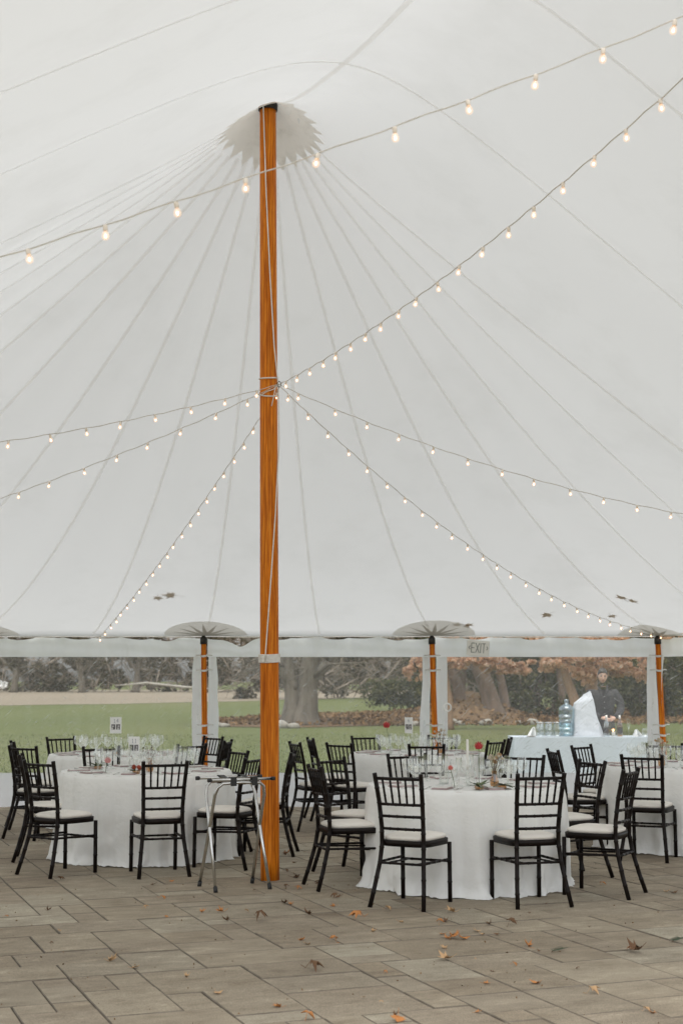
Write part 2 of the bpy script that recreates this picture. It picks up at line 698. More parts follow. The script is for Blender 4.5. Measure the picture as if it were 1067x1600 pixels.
def clump_points(n, c, rad, lumps=9, spread=.75, lump_r=.42, flat=1.0):
    """points gathered round a number of lumps inside an ellipsoid: gives an uneven crown with gaps"""
    c = np.array(c)
    rad = np.array(rad)
    lc = nrng.normal(size=(lumps, 3))
    lc /= np.linalg.norm(lc, axis=1)[:, None]
    lc *= (nrng.uniform(.25, 1, size=(lumps, 1)) ** .6) * spread
    lr = nrng.uniform(.55, 1.15, size=lumps) * lump_r
    k = nrng.randint(0, lumps, n)
    p = nrng.normal(size=(n, 3))
    p /= np.linalg.norm(p, axis=1)[:, None]
    p *= nrng.uniform(.0, 1, size=(n, 1)) ** .45
    p[:, 2] *= flat
    pts = lc[k] + p * lr[k][:, None]
    return c + pts * rad


# ------------------------------------------------------------------ tent geometry
P1 = Vector((-.60, 11.52))
AX = Vector((math.sin(R_(20)), -math.cos(R_(20))))      # ridge runs towards the camera and right
NR = Vector((AX.y * -1, AX.x))                            # right-hand normal
RL = 7.2
P2 = P1 + AX * RL
ZP, ZE, SAG = 6.32, 2.14, .42
ZB, ZW = .16, .30      # steeper cone close to each peak
WD = 6.53
BACK = 17.96
WL = 7.2
END1 = [(Vector((0, 1)), BACK - P1.y, (1.15, .40)), (NR, WD, (1.08, .85)), (-NR, WL, (1.08, .85)), (Vector((-.6, .8)), 7.9, (1.12, .6))]


def g_prof(s, ea):
    a, e = ea
    c = e + a - 2
    return 1 - (a * s + (1 - a - c) * s * s + c * s ** 3)


def zbase(x, y):
    p = Vector((x, y))
    t = (p - P1).dot(AX)
    if 0 <= t:
        t = min(t, RL)
        un = (p - P1).dot(NR)
        u = un / WD if un > 0 else -un / WL
        ea = (1.08, .85)
        e = .10 * min(1.0, min(t, RL - t) / 1.5)
        s = math.sqrt(u * u + e * e) - e
        s1 = math.sqrt(1 + e * e) - e
        k = t / RL
        zr = ZP - 4 * SAG * k * (1 - k)
        return ZE + (zr - ZE) * g_prof(min(1.0, s / s1), ea)
    ss = [max(0.0, nn.dot(p - P1) / d) for nn, d, ea in END1]
    sm = max(ss)
    if sm < 1e-9:
        return ZP
    pn = sum(q ** 4 for q in ss) ** .25
    wt = sum(q ** 4 for q in ss)
    ea = tuple(sum(q ** 4 * e[2][i] for q, e in zip(ss, END1)) / wt for i in (0, 1))
    s = sm + (pn - sm) * max(0.0, 1 - sm * sm)
    return ZE + (ZP - ZE) * g_prof(min(1.0, s), ea)


def zcan(x, y):
    z = zbase(x, y)
    for P in (P1, P2):
        r = math.hypot(x - P.x, y - P.y)
        if r < 2.4:
            z += ZB * math.exp(-r / ZW) * (1 - r / 2.4)
    return z


def eave_r(P, E, d):
    return min(dd / nn.dot(d) for nn, dd, ea in E if nn.dot(d) > 1e-6)


# eave stations: poles on the back line plus half bays, then on round the plan
ribs = []      # (origin, edge, is_seam)
POLE_X = [-4.56, -1.702, 1.156, 3.984]
SUB = 6


def eave_poly():
    """corner list of the eave outline, starting at the right corner of the back and running left round the end"""
    c1 = Vector((3.984, BACK))
    # right side line down to P2 level
    pts = []
    return c1


def end_ribs(P, E, a0, a1, step_len=1.43, anchor=None):
    """ribs fanning from peak P between plan angles a0..a1, seams about every step_len along the eave"""
    res = []
    N = 900
    pos = []
    L = 0
    last = None
    for i in range(N + 1):
        a = a0 + (a1 - a0) * i / N
        d = Vector((math.cos(a), math.sin(a)))
        q = P + d * eave_r(P, E, d)
        if last is not None:
            L += (q - last).length
        pos.append((L, q))
        last = q
    nseam = max(1, round(L / step_len))
    ks = nseam * SUB
    j = 0
    for k in range(ks + 1):
        target = L * k / ks
        while j < N and pos[j][0] < target:
            j += 1
        res.append((P.copy(), pos[j][1].copy(), k % SUB == 0))
    return res


def straight(pa, pb, n, P):
    res = []
    for k in range(n * SUB):
        res.append((P.copy(), pa.lerp(pb, k / (n * SUB)), k % SUB == 0))
    return res


aR = math.atan2(NR.y, NR.x)
corner = Vector((3.984, BACK))
# P1 end, counter-clockwise in plan from the right normal
right0 = P1 + NR * WD
nr = straight(right0, corner, max(1, round((corner - right0).length / 1.43)), P1)
back = []
xs = [3.984, 1.156, -1.702, -4.56]
for i in range(3):
    back += straight(Vector((xs[i], BACK)), Vector((xs[i + 1], BACK)), 2, P1)
dl = Vector((-4.56, BACK)) - P1
a_l = math.atan2(dl.y, dl.x)
a_L = math.atan2(-NR.y, -NR.x)
if a_L < a_l:
    a_L += 2 * PI
left = end_ribs(P1, END1, a_l, a_L)
ribs += nr + back + left
# left side, P1 -> P2
nm = 4
for k in range(1, nm * SUB):   # left side, towards the viewer
    t = RL * k / (nm * SUB)
    O = P1 + AX * t
    ribs.append((O, O - NR * WL, k % SUB == 0))
# unseen roof beyond the second peak left open to let light in; right side, P2 -> P1
NL = len(ribs)
for k in range(nm * SUB - 1, 0, -1):
    t = RL * k / (nm * SUB)
    O = P1 + AX * t
    ribs.append((O, O + NR * WD, k % SUB == 0))

tent = thing('tent_canopy', 'large white sailcloth tent roof rising to a peak over the wooden centre pole', 'tent', (P1.x, P1.y, 0))
TO = Vector((P1.x, P1.y, 0))


def canopy_mesh():
    b = MB()
    NS = 40
    ss = [((i / NS) ** 1.25) for i in range(NS + 1)]
    vs = []
    last = 0
    for i, (O, Eg, sm) in enumerate(ribs):
        if sm:
            last = i
        fr_ = math.sin(PI * ((i - last) % SUB) / SUB) ** 2
        for s in ss:
            p = O.lerp(Eg, s)
            dz = -.024 * fr_ * math.sin(PI * min(1, s * 1.02)) ** .8 * sstep(.09, .3, s) + .010 * noise.noise((p.x * 1.6, p.y * 1.6, 3.0)) * s
            dz += .006 * math.sin(p.x * 21 + 3 * math.sin(p.y * 3)) * sstep(.86, .97, s) * sstep(1.0, .985, s)
            if abs(s) < 1e-9 or s > .999:
                dz = 0
            vs.append((p.x - TO.x, p.y - TO.y, zcan(p.x, p.y) + dz + .004 * (1 if .02 < s < .999 else 0)))
    n = len(ribs)
    fs = []
    w = NS + 1
    for i in range(n):
        j = (i + 1) % n
        if j == NL:
            continue
        for k in range(NS):
            fs.append((i * w + k, j * w + k, j * w + k + 1, i * w + k + 1))
    b.add(vs, fs)
    # hem: the edge turned down 4 cm
    hv, hf = [], []
    for i, (O, Eg, sm) in enumerate(ribs):
        d = (Eg - O).normalized()
        hv.append((Eg.x - TO.x, Eg.y - TO.y, ZE))
        hv.append((Eg.x - TO.x + d.x * .004, Eg.y - TO.y + d.y * .004, ZE - .022))
    for i in range(n):
        j = (i + 1) % n
        if j == NL:
            continue
        hf.append((2 * i, 2 * j, 2 * j + 1, 2 * i + 1))
    b.add(hv, hf)
    me = b.mesh('canopy_cloth', 'sailcloth')
    bm = bmesh.new()
    bm.from_mesh(me)
    bmesh.ops.remove_doubles(bm, verts=bm.verts, dist=.0008)
    bm.to_mesh(me)
    bm.free()
    return me


link(canopy_mesh(), 'canopy_cloth', tent)


def strip_on_canopy(pts, width, dz, mat, name, parent=tent):
    """a ribbon of cloth sewn under the canopy along plan points"""
    b = MB()
    vs, fs = [], []
    for i, p in enumerate(pts):
        q0 = pts[max(0, i - 1)]
        q1 = pts[min(len(pts) - 1, i + 1)]
        t = (q1 - q0)
        t = t.normalized() if t.length > 1e-9 else Vector((1, 0))
        nn = Vector((-t.y, t.x)) * width / 2
        for q in (p + nn, p - nn):
            vs.append((q.x - TO.x, q.y - TO.y, zcan(q.x, q.y) - dz))
    for i in range(len(pts) - 1):
        fs.append((2 * i, 2 * i + 2, 2 * i + 3, 2 * i + 1))
    b.add(vs, fs)
    return b.obj(name, mat, parent)


for O, Eg, sm in ribs:
    if not sm:
        continue
    NS = 46
    onridge = (O - P1).length > .01 and (O - P2).length > .01
    s0 = 0.0 if onridge else .055
    strip_on_canopy([O.lerp(Eg, s0 + (.995 - s0) * (i / NS)) for i in range(NS + 1)], .030, .006, 'seam_cloth', 'seam')
strip_on_canopy([P1 + AX * (.35 + (RL - .7) * i / 60) for i in range(61)], .045, .009, 'seam_cloth', 'ridge_seam')


def patch(center, fn_r, n, dz, mat, name, keep=None, rings=8):
    """radial patch sewn under the canopy; fn_r(angle) is its outline radius"""
    vs = [(center.x - TO.x, center.y - TO.y, zcan(center.x, center.y) - dz)]
    fs = []
    for r in range(1, rings + 1):
        for k in range(n):
            a = 2 * PI * k / n
            rr = fn_r(k) * r / rings
            q = center + Vector((math.cos(a), math.sin(a))) * rr
            if keep:
                q = keep(q)
            vs.append((q.x - TO.x, q.y - TO.y, zcan(q.x, q.y) - dz))
    for k in range(n):
        fs.append((0, 1 + k, 1 + (k + 1) % n))
    for r in range(rings - 1):
        for k in range(n):
            k2 = (k + 1) % n
            fs.append((1 + r * n + k, 1 + (r + 1) * n + k, 1 + (r + 1) * n + k2, 1 + r * n + k2))
    return MB().add(vs, fs).obj(name, mat, tent)


NT = 23
for P in (P1, P2):
    patch(P, lambda k: .465 if k % 2 == 0 else .365, NT * 2, .012, 'collar_cloth', 'peak_collar', rings=12)


def in_eave(q):
    return Vector((q.x, min(q.y, BACK - .004)))


for x in POLE_X:
    c = Vector((x, BACK - .01))
    patch(c, lambda k: .52, 48, .010, 'patch_cloth', 'pole_patch', in_eave)
    patch(c, lambda k: (.46 if (k % 4 == 0) else (.13 if k % 4 == 2 else .235)), 64, .016, 'star_cloth', 'pole_star', in_eave)

# ------------------------------------------------------------------ ground
g = MB().add(*box(-900, 900, -300, 1500, -.6, -.03))
g.obj('ground', 'lawn', smooth=False, kind='structure')
mv = []


def sheet(name, pts, z, mat, n=1):
    b = MB()
    b.add([(x, y, z) for x, y in pts], [tuple(range(len(pts)))])
    return b.obj(name, mat, smooth=False, kind='structure')


def wavy(pts, amp, step, seed):
    out = []
    for i, (x, y) in enumerate(pts):
        x2, y2 = pts[(i + 1) % len(pts)]
        L = math.hypot(x2 - x, y2 - y)
        k = max(1, int(L / step))
        for j in range(k):
            t = j / k
            px, py = x + (x2 - x) * t, y + (y2 - y) * t
            px += amp * noise.noise((px * .35, py * .35, seed))
            py += amp * 2 * noise.noise((px * .3, py * .3, seed + 5))
            out.append((px, py))
    return out


sheet('meadow', wavy([(-160, 86), (-30, 86), (-16, 96), (-4, 118), (10, 150), (40, 240), (-160, 240)], 1.5, 3, 2.0), -.012, 'meadow')
sheet('mulch_bed', wavy([(-5.2, 50.5), (-2.4, 48.6), (.8, 50.2), (4.8, 52), (8.5, 53.5), (16, 55), (28, 56), (28, 80), (14, 78), (6, 73), (2, 68), (-1.5, 62), (-4.6, 57)], .5, .7, 3.0), -.008, 'mulch')

# patio of large pavers laid in mixed sizes, rows turned 21 degrees
PAT = R_(21)
MOD = .19


def tile_patio():
    N0, N1, M0, M1 = -74, 92, -56, 122
    occ = set()
    res = []
    r = random.Random(5)
    sizes = [(2, 3), (3, 2), (2, 2), (3, 3), (4, 2), (2, 1), (1, 2), (4, 3), (1, 1)]
    wts = [6, 6, 3.5, 2.0, 2.0, 1.2, .8, 1.0, .15]
    for j in range(M0, M1):
        for i in range(N0, N1):
            if (i, j) in occ:
                continue
            opts, ww = [], []
            for (a, b_), w in zip(sizes, wts):
                if all((i + p, j + q) not in occ for p in range(a) for q in range(b_)):
                    opts.append((a, b_))
                    ww.append(w)
            a, b_ = r.choices(opts, ww)[0]
            for p in range(a):
                for q in range(b_):
                    occ.add((i + p, j + q))
            res.append((i, j, a, b_))
    return res


patio = thing('patio', '', '', (0, 0, 0))
del patio['category'], patio['label']
patio['kind'] = 'structure'
base = MB().add([(-12, -6, -.020), (12, -6, -.020), (12, 18.6, -.020), (-12, 18.6, -.020)], [(0, 1, 2, 3)])
base.obj('sand_bed', 'joint_sand', patio, smooth=False)
cp, sp = math.cos(PAT), math.sin(PAT)
paver_meshes = {}


def paver_vf(a, b_):
    w, h = a * MOD - .005, b_ * MOD - .005
    e = .0045
    vs = []
    for z, i in ((-.045, 0), (-.0045, 0), (0, e)):
        for sx, sy in ((-1, -1), (1, -1), (1, 1), (-1, 1)):
            vs.append((sx * (w / 2 - i), sy * (h / 2 - i), z))
    fs = [(8, 9, 10, 11)]
    for r in range(2):
        for k in range(4):
            k2 = (k + 1) % 4
            fs.append((r * 4 + k, r * 4 + k2, (r + 1) * 4 + k2, (r + 1) * 4 + k))
    return vs, fs


cands = []
for (i, j, a, b_) in tile_patio():
    lx, ly = (i + a / 2) * MOD + .11, (j + b_ / 2) * MOD
    x, y = lx * cp - ly * sp, lx * sp + ly * cp
    if not (-11.5 < x < 11.5 and -5.5 < y < 18.3):
        continue
    seen = y > 5.9 and abs(x) < .245 * (y + .6) + .35
    cands.append((0 if seen else 1, a * b_ / max(1, y) ** 2 * -1 if seen else 0, x, y, a, b_))
cands.sort(key=lambda c: (c[0], c[1]))
rest = MB()
npv = 0
for sflag, _, x, y, a, b_ in cands:
    dz = rng.uniform(-.003, .003)
    tx, ty = rng.uniform(-.0025, .0025), rng.uniform(-.0025, .0025)
    if sflag == 0 and npv < 296:
        if (a, b_) not in paver_meshes:
            me_ = MB().add(*paver_vf(a, b_)).mesh('paver', 'paver', False)
            me_.materials.append(MATS['soiled_edge'])
            for pi_, po_ in enumerate(me_.polygons):
                po_.material_index = 0 if pi_ == 0 else 1
            paver_meshes[(a, b_)] = me_
        o = link(paver_meshes[(a, b_)], 'paver', patio, (x, y, dz), (tx, ty, PAT))
        npv += 1
    else:
        M = Matrix.Translation((x, y, dz)) @ Matrix.Rotation(PAT, 4, 'Z')
        rest.add(*xf(paver_vf(a, b_), M))
ro_ = rest.obj('outer_pavers', 'paver_far', patio, smooth=False, kind='stuff')
ro_.data.materials.append(MATS['soiled_edge'])
for pi_, po_ in enumerate(ro_.data.polygons):
    po_.material_index = 0 if pi_ % 9 == 0 else 1

# ------------------------------------------------------------------ centre poles
def main_pole(loc, lean, label):
    t = thing('centre_pole', label, 'tent pole', loc)
    N = 40
    path, rad = [], []
    for i in range(N + 1):
        z = 6.38 * i / N
        path.append((lean[0] * z / 6.32, lean[1] * z / 6.32, z))
        rad.append(.0765 - .006 * abs(z / 6.32 - .35) - .004 * z / 6.32)
    MB().add(*tube(path, rad, 28)).obj('shaft', 'pole_wood', t)
    MB().add(*tube([(lean[0], lean[1], 6.345), (lean[0], lean[1], 6.41), (lean[0], lean[1], 6.455)], [.080, .084, .05], 20)).obj('peak_ring', 'dark_metal', t)

    def ax(z):
        return Vector((lean[0] * z / 6.32, lean[1] * z / 6.32, z))

    # rope coils round the pole: one wrap = several turns
    def coil(z0, z1, turns, r, rr, tilt=0.0):
        pts = []
        K = int(turns * 20)
        for i in range(K + 1):
            a = 2 * PI * turns * i / K
            z = z0 + (z1 - z0) * i / K + tilt * math.sin(a)
            c = ax(z)
            pts.append((c.x + r * math.cos(a), c.y + r * math.sin(a), z))
        return tube(pts, rr, 6)
    MB().add(*coil(1.712, 1.782, 6.3, .084, .0068, .006)).obj('rope_wrap', 'rope_white', t)
    MB().add(*coil(4.03, 4.05, 1.1, .079, .006, .012)).add(*coil(3.93, 3.90, 1.1, .080, .006, .03)).obj('rope_loop', 'rope_white', t)
    # halyard: from the peak down along the front, round the knot, to the wrap
    c6 = ax(6.25)
    pts = []
    for z, dx, dy in ((6.36, -.035, -.075), (5.6, -.012, -.084), (4.9, .018, -.084), (4.3, .05, -.075), (3.97, .082, -.045),
                      (3.5, .086, -.04), (2.9, .055, -.075), (2.4, .02, -.088), (1.8, -.025, -.090), (1.72, -.028, -.088)):
        c = ax(z)
        pts.append((c.x + dx, c.y + dy, z))
    MB().add(*tube(pts, .0055, 6)).obj('halyard', 'rope_white', t)
    # carabiner and loose ends at the knot
    k = ax(3.985)
    ring = [(k.x + .088 + .016 * math.cos(a), k.y - .05, k.z + .022 * math.sin(a)) for a in [2 * PI * i / 14 for i in range(15)]]
    MB().add(*tube(ring, .0035, 6)).obj('carabiner', 'dark_metal', t)
    e = MB()
    e.add(*tube([(k.x + .085, k.y - .06, k.z), (k.x + .045, k.y - .088, k.z - .05), (k.x - .01, k.y - .092, k.z - .07), (k.x - .07, k.y - .05, k.z - .10)], .0045, 6))
    e.add(*tube([(k.x + .06, k.y - .085, k.z - .035), (k.x + .045, k.y - .09, k.z - .12), (k.x + .03, k.y - .092, k.z - .19)], .004, 6))
    e.obj('loose_cord', 'rope_white', t)
    return t


main_pole((-.565, 11.524, 0), (-.055, 0, 0), 'tall varnished wooden centre pole with white rope wrap, standing beside the folding tray stand')
main_pole((P2.x, P2.y, 0), (0, 0, 0), 'second varnished wooden centre pole holding up the near peak of the tent')

# ------------------------------------------------------------------ side poles and wall panels
side_labels = ['slim wooden side pole at the left end of the back wall, at the picture edge',
               'slim wooden side pole behind the left tables, between two white wall strips',
               'slim wooden side pole just left of the EXIT sign',
               'slim wooden side pole at the right, beside the drinks table']
proto_pole = None
for i, x in enumerate(POLE_X):
    if proto_pole is None:
        t = thing('side_pole', side_labels[i], 'tent pole', (x, BACK - .09, 0), 0, 'side poles along the back wall')
        N = 10
        MB().add(*tube([(.025 - .05 * k / N, .03 * k / N, 2.10 * k / N) for k in range(N + 1)], [.036 - .004 * abs(k / N - .4) for k in range(N + 1)], 14)).obj('shaft', 'pole_wood', t)
        MB().add(*tube([(-.025, .03, 2.02), (-.025, .03, 2.09), (-.026, .032, 2.125)], [.043, .043, .02], 12)).obj('pole_cap', 'dark_metal', t)
        for z, rot in ((1.02, .25), (.90, -.2), (1.88, .3), (1.70, .1)):
            cx = .025 - .05 * z / 2.1
            pts = []
            for k in range(15):
                a = 2 * PI * k / 14
                pts.append((cx + .0455 * math.cos(a), .015 + .0455 * math.sin(a), z + .012 * math.sin(a + rot)))
            vs, fs = [], []
            for p in pts:
                vs += [(p[0], p[1], p[2] - .012), (p[0], p[1], p[2] + .012)]
            for k in range(14):
                fs.append((2 * k, 2 * k + 2, 2 * k + 3, 2 * k + 1))
            b = MB().add(vs, fs)
            b.add(*tube([(cx + .04, -.01, z), (cx + .075, .05, z + .004), (cx + .10, .085, z)], .008, 5))
            b.add(*tube([(cx - .04, -.01, z), (cx - .07, .05, z + .004), (cx - .10, .085, z)], .008, 5))
            b.obj('strap', 'strap_white', t)
        proto_pole = t
    else:
        t = copy_tree(proto_pole)
        t.location = (x, BACK - .09, 0)
        t['label'] = side_labels[i]


def wall_panel(A, B, label, seed, ltop, rtop):
    """one curtain between two side poles: white top band, side borders, bottom band, clear window"""
    A, B = Vector(A), Vector(B)
    L = (B - A).length
    d = (B - A).normalized()
    nn = Vector((-d.y, d.x))
    if nn.y < 0:
        nn = -nn
    t = thing('wall_panel', label, 'tent wall', (A.x, A.y, 0), 0, 'tent wall panels with clear windows')

    def P(s, z, off=0.0):
        # ripple of the hung curtain
        w = .018 * math.sin(s * 9 + seed) + .012 * math.sin(s * 23 + seed * 2 + z * 1.3) + .02 * noise.noise((s * 2.2, z * 1.5, seed))
        q = d * s + nn * (w + off)
        return (q.x, q.y, z)

    def topz(s):
        m = 2.105 + .012 * math.sin(s * 7.5 + seed) + .014 * noise.noise((s * 3, seed, 0)) 
        k = (s / .36) % 1.0
        m -= .016 * (4 * (k - .5) ** 2 < .7) * (1 - 4 * (k - .5) ** 2)
        # sags where it is tied beside the poles
        for c, dep in ((.42, ltop), (L - .45, rtop)):
            m -= dep * math.exp(-((s - c) / .14) ** 2)
        return m
    bw = .125

    def edge(side, z):
        # inner x of the side borders, pinched and wavy
        return bw + .022 * math.sin(z * 2.6 + seed * 3 + side) + .012 * noise.noise((z * 4, side, seed))

    def gap(z, side):
        return .055 + .02 * math.sin(z * 1.7 + seed + side * 2) * sstep(0, .5, 1.8 - z)
    zt, zb = 1.862, .425
    MB().add(*grid(lambda u, v: P(.02 + (L - .04) * u, zt + v * (topz(.02 + (L - .04) * u) - zt), -.004 * math.sin(v * 9 + u * 7)), 90, 8)).obj('top_band', 'wall_cloth', t)
    MB().add(*grid(lambda u, v: P(.02 + (L - .04) * u, .01 + v * (zb - .01), .03 * (1 - v) * math.sin(u * 31 + seed)), 90, 6)).obj('bottom_band', 'wall_cloth', t)
    for side in (0, 1):
        def fn(u, v):
            z = zb + (zt - zb) * v
            a = gap(z, side) - .02
            b_ = a + edge(side, z)
            s = a + (b_ - a) * u
            off = -.012 - .02 * math.sin(u * PI * 1.5 + z * 2)
            if side:
                s = L - s
            return P(s, z, off)
        MB().add(*grid(fn, 8, 30)).obj('side_border', 'wall_cloth', t)
    MB().add(*grid(lambda u, v: P(.05 + (L - .10) * u, zb - .01 + v * (zt - zb + .02), .012 + .02 * noise.noise((u * 5, v * 4, seed + 9))), 60, 30)).obj('clear_window', 'clear_vinyl', t)
    return t


wall_panel((-4.56, BACK + .03), (-1.702, BACK + .03), 'clear window wall panel at the left, behind the cards numbered 14 and 11', 1.3, .0, .03)
wall_panel((-1.702, BACK + .03), (1.156, BACK + .03), 'clear window wall panel behind the centre pole, showing the big forked tree', 4.1, .11, .02)
wall_panel((1.156, BACK + .03), (3.984, BACK + .03), 'clear window wall panel under the EXIT sign, in front of the drinks table', 7.7, .0, .015)
wall_panel((3.984, BACK + .03), (3.984 + .342 * 2.85, BACK + .03 - .94 * 2.85), 'clear window wall panel turning the corner at the right picture edge', 9.2, .0, .02)
# dark rope that carries the curtains
for (a, b_, lab) in (((-4.56, BACK + .02), (3.984, BACK + .02), 'dark wall rope strung under the straight back eave'),
                     ((3.99, BACK + .01), (3.984 + .342 * 2.85, BACK - .94 * 2.85), 'dark wall rope strung round the right corner')):
    pts = []
    for k in range(41):
        u = k / 40
        pts.append((a[0] + (b_[0] - a[0]) * u, a[1] + (b_[1] - a[1]) * u, 2.112 + .004 * math.sin(u * 60)))
    o = MB().add(*tube(pts, .005, 5)).obj('wall_rope', 'cord_tan')
    tag(o, lab, 'rope')
clipm = MB().add(*box(-.012, .012, -.006, .006, -.02, .022)).mesh('clip', 'strap_white', False)

# ------------------------------------------------------------------ EXIT sign
ex = thing('exit_sign', 'pale EXIT sign hung slightly tilted on the white top band of the wall', 'sign', (1.575, BACK - .035, 1.965))
ex.rotation_euler = (0, R_(4), R_(2))
b = MB().add(*box(-.005, .275, -.02, .02, -.085, .10))
b.obj('sign_box', 'sign_cream', ex, smooth=False)
MB().add(*box(.012, .236, -.024, -.0205, -.097, -.085)).obj('bottom_rail', 'strap_white', ex, smooth=False)
MB().add(*box(.2685, .2715, -.024, -.0205, -.08, .095)).obj('edge_strip', 'print_pale', ex, smooth=False)
st = .0085


def seg(x0, z0, x1, z1, w=st):
    d = Vector((x1 - x0, 0, z1 - z0))
    L = d.length
    a = math.atan2(z1 - z0, x1 - x0)
    M = Matrix.Translation((x0, 0, z0)) @ Matrix.Rotation(-a, 4, 'Y')
    return xf(box(0, L, -.0245, -.0206, -w / 2, w / 2), M)


def letter(segs, name='letter'):
    b = MB()
    for q in segs:
        b.add(*seg(*q))
    b.obj(name, 'sign_letter', ex, smooth=False)


LB, LT = -.055, .068
letter([(.050, LB, .050, LT), (.050, LT - .004, .092, LT - .004), (.050, .006, .085, .006), (.050, LB + .004, .092, LB + .004)])
letter([(.102, LB, .148, LT), (.102, LT, .148, LB)])
letter([(.165, LB, .165, LT)])
letter([(.182, LT - .004, .226, LT - .004), (.204, LB, .204, LT)])
letter([(.034, .030, .016, .008), (.016, .008, .034, -.014)], 'arrow')
letter([(.240, .030, .254, .008), (.254, .008, .240, -.014)], 'arrow')
ex.location = (1.575 - .0, BACK - .045, 1.975)

# ------------------------------------------------------------------ string lights
SOCK = MB().add(*lathe([(.0115, 0.0), (.013, -.008), (.0125, -.028), (.010, -.034)], 10, caps=True)).mesh('socket', 'socket_cream')
GLOBE = MB().add(*lathe([(.010, -.032), (.013, -.038), (.019, -.048), (.0215, -.060), (.019, -.073), (.012, -.081), (.001, -.0835)], 12)).mesh('globe', 'bulb_glass')
FIL = MB().add(*sphere((0, 0, -.060), .0062, 8, 6, (1, 1, 1.7))).mesh('filament', 'filament')


def string_light(label, A, B, z0, zend, sag, spacing=.305, start=.10):
    t = thing('string_light', label, 'string lights', (A[0], A[1], z0), 0, 'festoon strings of small warm bulbs')
    L = math.hypot(B[0] - A[0], B[1] - A[1])
    r = random.Random(int(abs(B[0]) * 100))

    def pt(u):
        return Vector(((B[0] - A[0]) * u, (B[1] - A[1]) * u, (zend - z0) * u - 4 * sag * u * (1 - u)))
    N = 90
    pts = [pt(k / N) + Vector((0, 0, .004 * math.sin(k * 1.7))) for k in range(N + 1)]
    MB().add(*tube(pts, .0030, 5)).obj('cord', 'cord_tan', t)
    # bulbs at even steps along the cord
    acc = 0
    nxt = start
    prev = pts[0]
    last = pt(0)
    for k in range(1, 2001):
        q = pt(k / 2000)
        acc += (q - last).length
        last = q
        if acc >= nxt and acc < 1e9:
            nxt += spacing * r.uniform(.93, 1.07)
            rot = (r.uniform(-.22, .22), r.uniform(-.22, .22), 0)
            s = link(SOCK, 'bulb_socket', t, q + Vector((0, 0, -.001)), rot, (.74, .74, .74))
            link(GLOBE, 'bulb', s)
            link(FIL, 'filament', s)
    return t


KN = (-.50, 11.40)
string_light('bulb string from the pole knot sweeping left and nearer, higher of the two at left', KN, (-6.2, 8.2), 3.97, 2.84, .299, start=.22)
string_light('bulb string from the pole knot running left, lower and fainter of the two at left', KN, (-6.6, 12.9), 3.97, 2.36, .245, start=.3)
string_light('bulb string dropping steeply from the pole knot to the left back eave', KN, (-3.02, 17.85), 3.95, 2.11, .10, start=.1)
string_light('bulb string dropping from the pole knot to the right corner pole', KN, (4.0, 17.85), 3.95, 2.14, .377, start=.12)
string_light('bulb string running level to the right above the steeper right string', KN, (6.3, 12.8), 3.96, 2.90, .443, start=.16)
string_light('bulb string rising from the pole knot towards the upper right corner', KN, (P2.x, P2.y), 3.97, 4.28, .155, start=.16)
string_light('nearest bulb string with large bulbs crossing in front of the pole top', (-5.6, 5.5), (2.75, 5.45), 2.23, 4.83, .32, start=.21)

# ------------------------------------------------------------------ chiavari chairs
def bamboo(path, r0, ring, n=8, r1=None):
    """turned rod: thin rings every `ring` metres"""
    P = [Vector(p) for p in path]
    cum = [0]
    for a, b_ in zip(P, P[1:]):
        cum.append(cum[-1] + (b_ - a).length)
    L = cum[-1]
    r1 = r0 if r1 is None else r1

    def at(s):
        for i in range(len(P) - 1):
            if s <= cum[i + 1] or i == len(P) - 2:
                f = (s - cum[i]) / max(1e-9, cum[i + 1] - cum[i])
                return P[i].lerp(P[i + 1], max(0, min(1, f)))
    st_ = set([0, L])
    k = max(1, int(L / ring))
    pts = [(0, 1.0)]
    for i in range(1, k):
        c = L * i / k
        for ds, m in ((-.007, 1.0), (-.003, 1.16), (.003, 1.16), (.007, 1.0)):
            pts.append((c + ds, m))
    pts += [(c, 1.0) for c in cum[1:-1]]
    pts.append((L, 1.0))
    pts = sorted(pts)
    return tube([at(s) for s, _ in pts], [(r0 + (r1 - r0) * s / L) * m for s, m in pts], n)


